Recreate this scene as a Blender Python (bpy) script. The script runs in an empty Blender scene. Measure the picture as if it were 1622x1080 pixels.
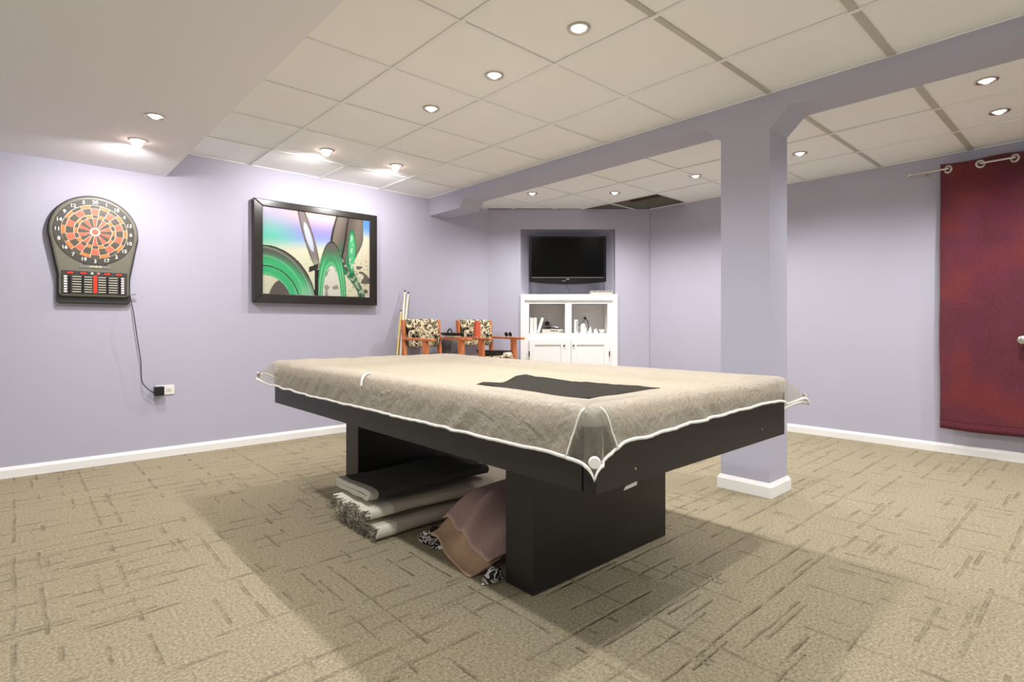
import bpy, bmesh, math, random
from mathutils import Vector, Matrix, noise
random.seed(7)
R = math.radians
# ------------------------------------------------------------------ camera, world, exposure
scn = bpy.context.scene
col = scn.collection
YAW = 0.8349
FWD = Vector((math.cos(YAW), math.sin(YAW), 0)); RGT = Vector((math.sin(YAW), -math.cos(YAW), 0))
cam = bpy.data.cameras.new('camera'); cam.sensor_width = 36; cam.lens = 869.73 / 1622 * 36
cam.shift_y = -23.76 / 1622; cam.clip_start = .02
camo = bpy.data.objects.new('camera', cam); col.objects.link(camo)
camo.location = (0, 0, 1.0134); camo.rotation_euler = (R(90), 0, YAW - R(90))
scn.camera = camo
world = bpy.data.worlds.new('world'); scn.world = world; world.use_nodes = True
world.node_tree.nodes['Background'].inputs[0].default_value = (.90, .95, 1.0, 1)
world.node_tree.nodes['Background'].inputs[1].default_value = 0.48
vs = scn.view_settings
vs.view_transform = 'Standard'; vs.look = 'None'; vs.gamma = 1; vs.use_curve_mapping = False
vs.exposure = 0.76
LAMP = 1.62           # overall strength of the recessed lamps

# ------------------------------------------------------------------ materials
def lin(c):
    return tuple(((v / 255) / 12.92 if v / 255 <= .04045 else ((v / 255 + .055) / 1.055) ** 2.4) for v in c) + (1,)
class N:
    """tiny node helper"""
    def __init__(s, name):
        s.m = bpy.data.materials.new(name); s.m.use_nodes = True
        s.t = s.m.node_tree; s.n = s.t.nodes; s.b = s.n['Principled BSDF']; s.out = s.n['Material Output']
    def link(s, a, b): s.t.links.new(a, b)
    def node(s, typ, **kw):
        n = s.n.new(typ)
        for k, v in kw.items(): setattr(n, k, v)
        return n
    def put(s, inp, v):
        if hasattr(v, 'is_output'): s.link(v, inp)
        else: inp.default_value = v
    def math(s, op, a, b=None, c=None, clamp=False):
        n = s.node('ShaderNodeMath', operation=op, use_clamp=clamp)
        for i, v in enumerate((a, b, c)):
            if v is not None: s.put(n.inputs[i], v)
        return n.outputs[0]
    def coord(s, kind='Object'): return s.node('ShaderNodeTexCoord').outputs[kind]
    def noise(s, vec, scale, detail=2, rough=.5, dist=0):
        n = s.node('ShaderNodeTexNoise'); s.link(vec, n.inputs['Vector'])
        n.inputs['Scale'].default_value = scale; n.inputs['Detail'].default_value = detail
        n.inputs['Roughness'].default_value = rough; n.inputs['Distortion'].default_value = dist
        return n.outputs[0]
    def mix(s, f, a, b):
        n = s.node('ShaderNodeMix', data_type='RGBA'); s.put(n.inputs[0], f); s.put(n.inputs[6], a); s.put(n.inputs[7], b)
        return n.outputs[2]
    def ramp(s, f, stops, interp='LINEAR'):
        n = s.node('ShaderNodeValToRGB'); n.color_ramp.interpolation = interp; s.link(f, n.inputs[0])
        e = n.color_ramp.elements
        while len(e) < len(stops): e.new(.5)
        for el, (p, c) in zip(e, stops): el.position = p; el.color = c
        return n.outputs[0]
    def bump(s, h, strength=.3, dist=.01):
        n = s.node('ShaderNodeBump'); n.inputs['Strength'].default_value = strength; n.inputs['Distance'].default_value = dist
        s.link(h, n.inputs['Height']); s.link(n.outputs[0], s.b.inputs['Normal'])
    def base(s, c, rough=.6, metal=0, spec=.5):
        s.put(s.b.inputs['Base Color'], c); s.b.inputs['Roughness'].default_value = rough
        s.b.inputs['Metallic'].default_value = metal; s.b.inputs['Specular IOR Level'].default_value = spec
        return s
MATS = {}
def plain(name, rgb, rough=.6, metal=0, var=.06, scale=30, bump=0, spec=.5, bscale=None):
    """a colour with a little procedural unevenness"""
    if name in MATS: return MATS[name]
    n = N(name); c = lin(rgb); co = n.coord()
    f = n.noise(co, scale, 3)
    d = tuple(max(0, v * (1 - var)) for v in c[:3]) + (1,); u = tuple(min(1, v * (1 + var)) for v in c[:3]) + (1,)
    n.base(n.mix(f, d, u), rough, metal, spec)
    if bump: n.bump(n.noise(co, bscale or scale * 6, 4), bump, .004)
    MATS[name] = n.m; return n.m
M_WALL = plain('lavender_paint', (181, 179, 194), .75, var=.015, scale=3, bump=.05, bscale=220, spec=.25)
M_SOFF = plain('soffit_paint', (238, 235, 239), .8, var=.015, scale=2, bump=.03, bscale=200, spec=.2)
M_TILE = plain('ceiling_tile_vinyl', (247, 246, 244), .75, var=.02, scale=4, bump=.05, bscale=260, spec=.2)
M_GRID = plain('grid_metal', (243, 242, 239), .5, var=.02)
M_GRID2 = plain('aged_grid_metal', (192, 187, 174), .5, var=.03)  # darker grey-beige tone for the cross tees at low y
M_TRIM = plain('white_trim_paint', (240, 238, 235), .45, var=.01)
M_CABW = plain('white_cabinet_paint', (243, 242, 240), .4, var=.01)
M_PLEN = plain('dark_plenum', (150, 145, 136), .9, var=.15, scale=8)
M_BLACKLAM = plain('black_laminate', (27, 25, 22), .42, var=.12, scale=60, bump=.04, bscale=500)
M_BLACKLAM2 = plain('black_corner_plastic', (10, 10, 10), .4)
M_BPLAST = plain('black_plastic', (22, 22, 22), .45)
M_BGLOSS = plain('black_gloss_plastic', (14, 14, 14), .18)
M_CHROME = plain('brushed_nickel', (205, 200, 192), .28, 1, var=.03)
M_WHITEP = plain('white_plastic', (238, 236, 230), .4, var=.01)
M_WOOD0 = N('orange_oak')
co = M_WOOD0.coord(); mp = M_WOOD0.node('ShaderNodeMapping'); mp.inputs['Scale'].default_value = (30, 30, 3); M_WOOD0.link(co, mp.inputs[0])
M_WOOD0.base(M_WOOD0.ramp(M_WOOD0.noise(mp.outputs[0], 1.5, 4, .6, .6), [(.3, lin((176, 92, 48))), (.7, lin((220, 138, 82)))]), .4)
M_WOOD = M_WOOD0.m

def carpet():
    n = N('cut_pile_carpet'); co = n.coord()
    wob = n.node('ShaderNodeVectorMath', operation='SCALE')
    nz = n.node('ShaderNodeTexNoise'); nz.inputs['Scale'].default_value = 5; n.link(co, nz.inputs['Vector'])
    sb = n.node('ShaderNodeVectorMath', operation='SUBTRACT'); n.link(nz.outputs['Color'], sb.inputs[0]); sb.inputs[1].default_value = (.5, .5, .5)
    n.link(sb.outputs[0], wob.inputs[0]); wob.inputs['Scale'].default_value = .02
    ad = n.node('ShaderNodeVectorMath', operation='ADD'); n.link(co, ad.inputs[0]); n.link(wob.outputs[0], ad.inputs[1])
    sx = n.node('ShaderNodeSeparateXYZ'); n.link(ad.outputs[0], sx.inputs[0]); X, Y = sx.outputs[0], sx.outputs[1]
    def lines(a, b, pitch, seg, seed, thr, w):
        row = n.math('DIVIDE', n.math('ADD', a, 50 + seed * .013), pitch); rid = n.math('FLOOR', row)
        fr = n.math('ABSOLUTE', n.math('SUBTRACT', n.math('SUBTRACT', row, rid), .5))
        line = n.node('ShaderNodeMapRange', interpolation_type='SMOOTHSTEP'); n.link(fr, line.inputs[0])
        line.inputs[1].default_value = 1.7 * w / pitch; line.inputs[2].default_value = .25 * w / pitch; line.inputs[3].default_value = 0; line.inputs[4].default_value = 1
        cid = n.math('FLOOR', n.math('DIVIDE', n.math('ADD', b, 50 + seed * .013), seg))
        wn = n.node('ShaderNodeTexWhiteNoise', noise_dimensions='2D')
        cv = n.node('ShaderNodeCombineXYZ'); n.link(n.math('ADD', rid, (seed + pitch * 31 + seg * 7) * 3.7), cv.inputs[0]); n.link(cid, cv.inputs[1])
        n.link(cv.outputs[0], wn.inputs['Vector'])
        return n.math('MULTIPLY', line.outputs[0], n.math('GREATER_THAN', wn.outputs['Value'], thr))
    m = None
    for a, b, p, s, sd, t in ((Y, X, .11, .33, 0, .46), (X, Y, .33, .11, 0, .42), (X, Y, .11, .11, 0, .86), (Y, X, .055, .22, 0, .93), (X, Y, .165, .22, 0, .82)):
        l = lines(a, b, p, s, sd, t, .0062)
        m = l if m is None else n.math('MAXIMUM', m, l)
    brk = n.noise(co, 9, 3)
    m = n.math('MULTIPLY', m, n.node('ShaderNodeMapRange').outputs[0] if False else n.math('MULTIPLY_ADD', brk, 2.6, -.75, clamp=True))
    fine = n.noise(co, 95, 5, .85); big = n.noise(co, 1.3, 3); mid = n.noise(co, 60, 3, .7)
    c = n.mix(n.math('MULTIPLY_ADD', fine, 3.4, -1.15, clamp=True), lin((112, 101, 76)), lin((194, 182, 153)))
    c = n.mix(n.math('MULTIPLY', big, .30), c, lin((138, 130, 112)))
    c = n.mix(n.math('MULTIPLY', m, .38), c, lin((92, 80, 56)))
    n.base(c, .95, 0, .05)
    h = n.math('ADD', n.math('MULTIPLY', m, -1.3), n.math('ADD', n.math('MULTIPLY', fine, .5), n.math('MULTIPLY', mid, .5)))
    n.bump(h, .8, .012)
    return n.m
M_CARPET = carpet()

def vinyl(name):
    n = N(name); co = n.coord()
    n.base(n.mix(n.noise(co, 6, 4), lin((196, 185, 167)), lin((210, 200, 183))), .38, 0, .4)
    mp = n.node('ShaderNodeMapping'); mp.inputs['Scale'].default_value = (1, 1, .6); n.link(co, mp.inputs[0])
    v = n.node('ShaderNodeTexVoronoi', feature='DISTANCE_TO_EDGE'); n.link(mp.outputs[0], v.inputs['Vector']); v.inputs['Scale'].default_value = 34
    h = n.math('ADD', n.math('MULTIPLY', n.noise(mp.outputs[0], 55, 4, .6, 1.2), .8), n.math('MULTIPLY', v.outputs[0], .4))
    h = n.math('ADD', h, n.math('MULTIPLY', n.noise(co, 9, 3, .5, 2.0), 1.3))
    n.bump(h, .75, .014)
    tr = n.node('ShaderNodeBsdfTransparent'); tr.inputs[0].default_value = (.97, .96, .93, 1)
    tl = n.node('ShaderNodeBsdfTranslucent'); tl.inputs[0].default_value = lin((236, 230, 214))
    m1 = n.node('ShaderNodeMixShader'); m1.inputs[0].default_value = .3; n.link(n.b.outputs[0], m1.inputs[1]); n.link(tl.outputs[0], m1.inputs[2])
    m2 = n.node('ShaderNodeMixShader'); at_ = n.node('ShaderNodeAttribute', attribute_name='clearness'); n.link(n.math('MULTIPLY_ADD', at_.outputs['Fac'], .54, .20), m2.inputs[0]); n.link(m1.outputs[0], m2.inputs[1]); n.link(tr.outputs[0], m2.inputs[2])
    n.link(m2.outputs[0], n.out.inputs['Surface'])
    return n.m
M_VINYL = vinyl('vinyl_cover')
def curtain_mat():
    n = N('maroon_woven_curtain'); co = n.coord()
    c = n.ramp(n.noise(co, 2.6, 2), [(.36, lin((70, 17, 27))), (.5, lin((80, 22, 44))), (.66, lin((98, 27, 31)))])
    mp = n.node('ShaderNodeMapping'); mp.inputs['Scale'].default_value = (1, 1, 1); n.link(co, mp.inputs[0])
    w = n.noise(co, 190, 3, .7)
    c = n.mix(n.math('MULTIPLY_ADD', w, 1.4, -.55, clamp=True), c, lin((142, 66, 68)))
    n.base(c, .8, 0, .3); n.b.inputs['Sheen Weight'].default_value = .25; n.bump(w, .35, .006)
    return n.m
M_CURT = curtain_mat()
def upholstery():
    n = N('abstract_print_upholstery'); co = n.coord()
    a = n.noise(co, 6.5, 1.5, .4, 2.6)
    c = n.ramp(a, [(.0, lin((26, 24, 22))), (.34, lin((128, 118, 92))), (.41, lin((24, 23, 21))), (.445, lin((224, 208, 174))), (.535, lin((34, 31, 27))), (.565, lin((150, 134, 98))), (.61, lin((228, 214, 182))), (.70, lin((40, 36, 30)))], 'CONSTANT')
    n.base(c, .85, 0, .2); n.bump(n.noise(co, 300, 2), .2, .003)
    return n.m
M_UPH = upholstery()
def pile(name, a, b, scale=260, strength=.8):
    n = N(name); co = n.coord(); f = n.noise(co, scale, 3, .7)
    n.base(n.mix(f, lin(a), lin(b)), .95, 0, .05); n.bump(f, strength, .008); return n.m
M_BLKPILE = pile('black_rug_pile', (18, 18, 17), (104, 103, 95))
M_BEIGEPILE = pile('beige_rug_pile', (186, 170, 150), (214, 200, 178), 180, .5)
M_LITCREAM = pile('rug_backing', (212, 204, 184), (236, 230, 214), 120, .3)  # beige rug ends catching light, put into the colour; papers reuse it
M_GREYEND = pile('frayed_grey_end', (92, 84, 74), (170, 158, 140), 160, 1)
M_BLKCLOTH = pile('charcoal_cloth', (44, 42, 38), (74, 71, 64), 320, .5)
M_PINK = pile('dusty_pink_fleece', (186, 152, 140), (206, 174, 160), 60, .25)
M_TAN = pile('tan_fleece', (190, 154, 122), (208, 174, 142), 60, .25)
def striped():
    n = N('black_white_print'); co = n.coord()
    n.base(n.ramp(n.noise(co, 13, 1, .4, 2.0), [(0, lin((22, 20, 20))), (.47, lin((222, 214, 200))), (.55, lin((30, 28, 28))), (.66, lin((196, 184, 170)))], 'CONSTANT'), .8)
    return n.m
M_STRIPE = striped()
def emis(name, rgb, s):
    n = N(name); n.base(lin(rgb), .4); n.b.inputs['Emission Color'].default_value = lin(rgb); n.b.inputs['Emission Strength'].default_value = s; return n.m
M_BULB = emis('lit_bulb', (255, 238, 226), 14)
M_BULBP = emis('lit_bulb_pinkish', (255, 222, 206), 14)

# ------------------------------------------------------------------ mesh helpers
class MB:
    def __init__(s): s.v = []; s.f = []
    def add(s, vs, fs):
        o = len(s.v); s.v += [Vector(v) for v in vs]; s.f += [tuple(i + o for i in f) for f in fs]; return s
    def box(s, x0, x1, y0, y1, z0, z1):
        x0, x1 = sorted((x0, x1)); y0, y1 = sorted((y0, y1)); z0, z1 = sorted((z0, z1))
        return s.add([(x0, y0, z0), (x1, y0, z0), (x1, y1, z0), (x0, y1, z0), (x0, y0, z1), (x1, y0, z1), (x1, y1, z1), (x0, y1, z1)],
                     [(3, 2, 1, 0), (4, 5, 6, 7), (0, 1, 5, 4), (1, 2, 6, 5), (2, 3, 7, 6), (3, 0, 4, 7)])
    def hexa(s, p):   # 8 points: bottom 4 ccw, top 4 ccw
        return s.add(p, [(3, 2, 1, 0), (4, 5, 6, 7), (0, 1, 5, 4), (1, 2, 6, 5), (2, 3, 7, 6), (3, 0, 4, 7)])
    def bar(s, a, b, w, d, up=(0, 0, 1)):   # rectangular bar from a to b
        a = Vector(a); b = Vector(b); t = (b - a).normalized(); u = Vector(up)
        if abs(t.dot(u)) > .95: u = Vector((0, 1, 0))
        x = t.cross(u).normalized() * w / 2; y = x.cross(t).normalized() * d / 2
        return s.hexa([a - x - y, a + x - y, a + x + y, a - x + y, b - x - y, b + x - y, b + x + y, b - x + y])
    def prism(s, poly, z0, z1, ax='z'):    # poly ccw in plane, extruded along ax
        n = len(poly)
        def P(a, b, c): return {'z': (a, b, c), 'y': (a, c, b), 'x': (c, a, b)}[ax]
        return s.add([P(a, b, z0) for a, b in poly] + [P(a, b, z1) for a, b in poly],
                     [tuple(range(n))[::-1], tuple(range(n, 2 * n))] + [(i, (i + 1) % n, n + (i + 1) % n, n + i) for i in range(n)])
    def cyl(s, a, b, r0, r1=None, n=20, cap=True):
        r1 = r0 if r1 is None else r1
        a = Vector(a); b = Vector(b); t = (b - a).normalized(); u = Vector((0, 0, 1)) if abs(t.z) < .9 else Vector((1, 0, 0))
        x = t.cross(u).normalized(); y = t.cross(x)
        vs = [c + (x * math.cos(2 * math.pi * i / n) + y * math.sin(2 * math.pi * i / n)) * r for c, r in ((a, r0), (b, r1)) for i in range(n)]
        fs = [(i, (i + 1) % n, n + (i + 1) % n, n + i) for i in range(n)]
        if cap: fs += [tuple(range(n))[::-1], tuple(range(n, 2 * n))]
        return s.add(vs, fs)
    def tube(s, pts, r, n=8, close=False):
        pts = [Vector(p) for p in pts]; m = len(pts); vs = []
        px = None
        for i, p in enumerate(pts):
            t = (pts[(i + 1) % m] - pts[i - 1]) if close else (pts[min(i + 1, m - 1)] - pts[max(i - 1, 0)])
            t.normalize(); u = Vector((0, 0, 1)) if abs(t.z) < .9 else Vector((1, 0, 0))
            x = t.cross(u).normalized() if px is None else (px - t * px.dot(t)).normalized()
            px = x; y = t.cross(x); rr = r[i] if isinstance(r, (list, tuple)) else r
            vs += [p + (x * math.cos(2 * math.pi * k / n) + y * math.sin(2 * math.pi * k / n)) * rr for k in range(n)]
        fs = []
        for i in range(m if close else m - 1):
            j = (i + 1) % m
            fs += [(i * n + k, i * n + (k + 1) % n, j * n + (k + 1) % n, j * n + k) for k in range(n)]
        if not close: fs += [tuple(range(n))[::-1], tuple((m - 1) * n + k for k in range(n))]
        return s.add(vs, fs)
    def lathe(s, prof, c=(0, 0, 0), axis=(0, 0, 1), n=28):   # prof: (radius, height along axis)
        t = Vector(axis).normalized(); u = Vector((0, 0, 1)) if abs(t.z) < .9 else Vector((1, 0, 0))
        x = t.cross(u).normalized(); y = t.cross(x); c = Vector(c); m = len(prof)
        vs = [c + t * h + (x * math.cos(2 * math.pi * k / n) + y * math.sin(2 * math.pi * k / n)) * max(r, 1e-5) for r, h in prof for k in range(n)]
        fs = [(i * n + k, i * n + (k + 1) % n, (i + 1) * n + (k + 1) % n, (i + 1) * n + k) for i in range(m - 1) for k in range(n)]
        return s.add(vs, fs)
    def grid(s, fn, nu, nv):
        vs = [fn(i / nu, j / nv) for j in range(nv + 1) for i in range(nu + 1)]
        w = nu + 1
        return s.add(vs, [(j * w + i, j * w + i + 1, (j + 1) * w + i + 1, (j + 1) * w + i) for j in range(nv) for i in range(nu)])
    def build(s, name, mat, parent=None, world=True, smooth=False, bevel=0, solid=0, sub=0, autos=None):
        vs = s.v
        if parent is not None and world:
            inv = chain(parent).inverted(); vs = [inv @ v for v in vs]
        me = bpy.data.meshes.new(name); me.from_pydata([tuple(v) for v in vs], [], s.f); me.update()
        bm = bmesh.new(); bm.from_mesh(me); bmesh.ops.recalc_face_normals(bm, faces=bm.faces)
        if autos is not None:
            for e in bm.edges: e.smooth = (len(e.link_faces) != 2) or e.calc_face_angle(0) < R(autos)
        bm.to_mesh(me); bm.free()
        if smooth or autos is not None:
            for p in me.polygons: p.use_smooth = True
        if mat: me.materials.append(mat)
        o = bpy.data.objects.new(name, me); col.objects.link(o)
        if parent is not None: o.parent = parent
        if solid:
            m = o.modifiers.new('solid', 'SOLIDIFY'); m.thickness = solid; m.offset = 0
        if bevel:
            m = o.modifiers.new('bevel', 'BEVEL'); m.width = bevel; m.segments = 2; m.limit_method = 'ANGLE'; m.angle_limit = R(40)
        if sub:
            m = o.modifiers.new('sub', 'SUBSURF'); m.levels = sub; m.render_levels = sub
        return o
def chain(o):
    m = Matrix.Translation(o.location) @ o.rotation_euler.to_matrix().to_4x4()
    return chain(o.parent) @ m if o.parent else m
def tag(o, label, cat, group=None, kind=None):
    o['label'] = label; o['category'] = cat
    if group: o['group'] = group
    if kind: o['kind'] = kind
    return o
def thing(name, label, cat, loc=(0, 0, 0), rotz=0, group=None, kind=None):
    o = bpy.data.objects.new(name, None); col.objects.link(o); o.empty_display_size = .05
    o.location = loc; o.rotation_euler = (0, 0, rotz)
    return tag(o, label, cat, group, kind)
def B(name, mat, parent, *a, bevel=0, world=True, **k):
    return MB().box(*a).build(name, mat, parent, world=world, bevel=bevel, **k)
def clip(poly, nx, ny, d):   # keep nx*x+ny*y <= d
    out = []
    for i in range(len(poly)):
        a, b = poly[i - 1], poly[i]; da = nx * a[0] + ny * a[1] - d; db = nx * b[0] + ny * b[1] - d
        if (da <= 0) != (db <= 0):
            t = da / (da - db); out.append((a[0] + (b[0] - a[0]) * t, a[1] + (b[1] - a[1]) * t))
        if db <= 0: out.append(b)
    return out
def sm(a, b, x):
    t = max(0, min(1, (x - a) / (b - a))); return t * t * (3 - 2 * t)

# ------------------------------------------------------------------ the room
YL, XR, ZC = 4.97, 5.533, 2.3827
DD = 6.45                                  # distance of the diagonal corner wall along the view axis
XMIN, YMIN = -3.4, -3.2
XS, ZS = .868, 2.173                       # soffit edge and underside
BX0, BX1 = 3.301, 3.552                    # beam and column
CL = Vector((4.105, YL)); CR = Vector((XR, 3.705))
T = .6096
tag(MB().prism([(XMIN, YMIN), (XR + .1, YMIN), (XR + .1, 3.75), (4.15, YL + .1), (XMIN, YL + .1)], -.06, 0).build('floor', M_CARPET),
    'beige cut-pile carpet carved with maze-like lines covering the room floor', 'floor', kind='structure')
tag(B('wall_left', M_WALL, None, XMIN, CL.x + .09, YL, YL + .1, 0, ZC + .02), 'lavender wall carrying the dartboard and the framed picture', 'wall', kind='structure')
tag(B('wall_right', M_WALL, None, XR, XR + .1, YMIN, CR.y + .09, 0, ZC + .004), 'lavender wall behind the maroon curtain', 'wall', kind='structure')
ROT = YAW - R(90)
org = FWD * DD
rl = (CL.x * RGT.x + CL.y * RGT.y); rr_ = (CR.x * RGT.x + CR.y * RGT.y)
def dg(p): return (p[0] - 811) / 869.73 * DD
def dz(p): return 1.0134 + (516.24 - p) / 869.73 * DD
NL, NR, NT = dg((824.5,)), dg((974.5,)), dz(363)
CABR, CABT = dg((978,)), dz(466)
wc = thing('wall_corner', 'lavender diagonal corner wall with the recessed television niche', 'wall', (org.x, org.y, 0), ROT, kind='structure')
m = MB().box(rl, NL, 0, .1, 0, ZC + .004).box(CABR, rr_, 0, .1, 0, ZC + .004).box(NL, CABR, 0, .1, NT, ZC + .004).box(NR, CABR, 0, .1, CABT - .03, NT)
m.build('wall_face', M_WALL, wc, world=False)
bl, br, bt, dp = NL + .13, NR - .1, NT - .035, .22
m = MB().add([(NL, .1, CABT - .05), (NL, .1, NT), (bl, dp, bt), (bl, dp, CABT - .05), (NR, .1, CABT - .05), (NR, .1, NT), (br, dp, bt), (br, dp, CABT - .05)],
             [(0, 1, 2, 3), (4, 7, 6, 5), (1, 5, 6, 2), (3, 2, 6, 7)])
m.build('niche_recess', M_WALL, wc, world=False)
# beam with dropped wall end and chamfered brackets at the column
pf = [(YMIN, ZC), (YMIN, 2.285), (1.271, 2.285), (1.381, 2.178), (1.682, 2.178), (1.806, 2.287), (4.354, 2.284), (4.43, 2.196), (YL, 2.196), (YL, ZC)]
tag(MB().prism(pf[::-1], BX0, BX1, 'x').build('ceiling_beam', M_WALL), 'lavender boxed-in ceiling beam running from the column to the left wall', 'beam', kind='structure')
c = thing('support_column', 'square lavender support column with white base trim behind the pool table', 'column', (BX0, 1.381, 0), kind='structure')
B('column_shaft', M_WALL, c, BX0, 3.555, 1.381, 1.682, 0, 2.178)
def skirt_profile(h, t): return [(0, 0), (t, 0), (t, h * .72), (t * .35, h), (0, h)]
m = MB()
t_, h_ = .018, .085
for z0, z1, e0, e1 in ((0, h_ * .74, t_, t_), (h_ * .74, h_, t_, .004)):
    a = [(BX0 - e0, 1.381 - e0), (3.555 + e0, 1.381 - e0), (3.555 + e0, 1.682 + e0), (BX0 - e0, 1.682 + e0)]
    b = [(BX0 - e1, 1.381 - e1), (3.555 + e1, 1.381 - e1), (3.555 + e1, 1.682 + e1), (BX0 - e1, 1.682 + e1)]
    m.hexa([(x, y, z0) for x, y in a] + [(x, y, z1) for x, y in b])
m.build('column_base_trim', M_TRIM, c)
# baseboards
pr = skirt_profile(.074, .014)
tag(MB().prism([(YL - a, b) for a, b in pr], XMIN, CL.x, 'x').build('baseboard_left', M_TRIM), 'white baseboard along the left lavender wall', 'baseboard', kind='structure')
tag(MB().prism([(XR - a, b) for a, b in pr], YMIN, CR.y, 'y').build('baseboard_right', M_TRIM), 'white baseboard along the right wall under the curtain', 'baseboard', kind='structure')
bb = thing('baseboard_corner', 'short white baseboard pieces on the diagonal wall beside the white cabinet', 'baseboard', (org.x, org.y, 0), ROT, kind='structure')
MB().prism([(-a, b) for a, b in pr], rl + .02, NL - .01, 'x').build('baseboard_piece', M_TRIM, bb, world=False)
MB().prism([(-a, b) for a, b in pr], CABR + .02, rr_ - .02, 'x').build('baseboard_piece', M_TRIM, bb, world=False)
# soffit
tag(B('ceiling_soffit', M_SOFF, None, XMIN, XS, YMIN, YL, ZS, 2.62), 'smooth dropped soffit over the dartboard side with two recessed lights', 'soffit', kind='structure')
# suspended ceiling
ceil = tag(MB().prism([(XS, YMIN), (XR, YMIN), (XR, CR.y), (CL.x, YL), (XS, YL)], 2.60, 2.68).build('ceiling', M_PLEN),
           'suspended ceiling of square cream tiles in a white metal grid', 'ceiling', kind='structure')
dn = Vector((CR.y - CL.y, -(CR.x - CL.x))); dn = -dn if dn.x < 0 else dn; ddd = dn.x * CL.x + dn.y * CL.y
MB().box(XR + .02, XR + .1, YMIN, CR.y + .2, ZC + .005, 2.60).box(XS, CL.x + .1, YL + .03, YL + .1, ZC + .02, 2.60).prism([(CL.x, YL + .03), (XR + .02, CR.y + .03), (XR + .1, CR.y + .1), (CL.x, YL + .12)][::-1], ZC + .005, 2.60).build('plenum_concrete', M_PLEN, ceil)
for x in (4.98, 5.39): B('joist', plain('old_joist_wood', (96, 84, 70), .9), ceil, x, x + .04, 2.9, 4.5, 2.48, 2.60)
ysg = [2.6 + T * k for k in range(-9, 4)] + [YL]
def region(xs, ys, x0, x1, diag=False, skip=()):
    for i in range(len(xs) - 1):
        for j in range(len(ys) - 1):
            if (i, j) in skip: continue
            g = .004
            p = [(xs[i] + g, ys[j] + g), (xs[i + 1] - g, ys[j] + g), (xs[i + 1] - g, ys[j + 1] - g), (xs[i] + g, ys[j + 1] - g)]
            if diag: p = clip(p, dn.x, dn.y, ddd - .01)
            if len(p) < 3: continue
            zz = ZC + .007 + random.uniform(0, .0015)
            MB().prism(p, zz, zz + .014).build('ceiling_tile', M_TILE, ceil)
    for x in xs:
        y1 = YL
        if diag: y1 = min(YL, (ddd - dn.x * (x + .008)) / dn.y) - .004
        wv = .010
        B('grid_runner', M_GRID, ceil, x - wv, x + wv, ys[0], y1, ZC - .001, ZC + .006)
    for y in ys:
        xx1 = x1
        if diag: xx1 = min(x1, (ddd - dn.y * (y + .008)) / dn.x) - .004
        wy = .017 if .5 < y < 1.0 else (.013 if 1 < y < 1.6 else .009)
        B('grid_cross_tee', M_GRID if y > 1.6 else M_GRID2, ceil, x0, xx1, y - wy, y + wy, ZC, ZC + .006)
region([XS, 1.492, 1.492 + T, 1.492 + 2 * T, BX0], [YMIN] + ysg[1:], XS, BX0)
region([BX1, 3.71, 4.32, 4.93, XR], [YMIN] + ysg[1:], BX1, XR, True, skip=((3, 11), (3, 10)))

# ------------------------------------------------------------------ recessed lamps
def pot(x, y, z, label, power=20, pink=False, aim=None, spot=2.7):
    o = thing('recessed_light', label, 'ceiling light', (x, y, z), 0, 'recessed ceiling lights')
    MB().lathe([(.034, .012), (.038, -.001), (.047, -.006), (.053, -.003), (.054, .001), (.046, .003), (.036, .013)]).build('trim_ring', M_CHROME, o, world=False, smooth=True)
    ax = Vector((0, 0, -1)) if aim is None else (Vector(aim) - Vector((x, y, z))).normalized()
    ln = .022 if aim is None else .055
    MB().lathe([(0.0, ln), (.014, ln - .002), (.026, ln - .011), (.030, ln - .024), (.026, ln - .04), (.02, ln - .05)], (0, 0, .008), ax).build('bulb', M_BULBP if pink else M_BULB, o, world=False, smooth=True)
    MB().lathe([(0, .02), (.034, .02), (.034, .0)], (0, 0, .006)).build('socket_can', M_CHROME, o, world=False, smooth=True)
    L = bpy.data.lights.new('lamp_light', 'SPOT'); L.energy = power * LAMP; L.spot_size = spot; L.spot_blend = 1.0; L.shadow_soft_size = .035
    L.color = (.98, .985, 1) if not pink else (1, .97, .975)
    lo = bpy.data.objects.new('lamp_light', L); col.objects.link(lo); lo.parent = o
    lo.location = ax * (ln + .035) + Vector((0, 0, .0))
    lo.rotation_euler = ax.to_track_quat('-Z', 'Y').to_euler()
    return o
ZL = ZC + .004
pot(1.933, 1.674, ZL, 'bright recessed light in a ceiling tile nearest above the pool table', 21)
pot(1.951, 2.299, ZL, 'recessed light second from the camera in the row above the pool table', 21)
pot(1.953, 2.919, ZL, 'pinkish recessed light third in the row above the pool table', 21, True)
pot(1.811, 4.155, ZL, 'recessed light with drooping bulb above the left half of the framed picture', 15.5, True, (1.75, 4.97, 1.55))
pot(2.423, 4.150, ZL, 'recessed light with tilted bulb above the right edge of the framed picture', 15.5, True, (2.55, 4.97, 1.55))
pot(.576, 3.574, ZS, 'pinkish recessed light in the soffit farther from the dartboard wall', 26, True)
pot(.571, 4.107, ZS, 'recessed light with drooping bulb in the soffit just before the dartboard', 19, True, (.45, 4.97, 1.3))
pot(3.976, 4.078, ZL, 'small recessed light behind the beam to the left of the television', 28)
pot(4.589, 3.486, ZL, 'small pinkish recessed light before the opening left by missing ceiling tiles', 28, True)
pot(4.636, 1.703, ZL, 'recessed light just right of the support column', 21, True)
pot(4.035, .495, ZL, 'yellowish bright recessed light beside the beam above the curtain side', 30)
pot(4.680, .512, ZL, 'recessed light nearest to the top of the maroon curtain', 28)
pot(4.62, 2.60, ZL, 'recessed light half hidden behind the left edge of the support column', 28, True)
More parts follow.
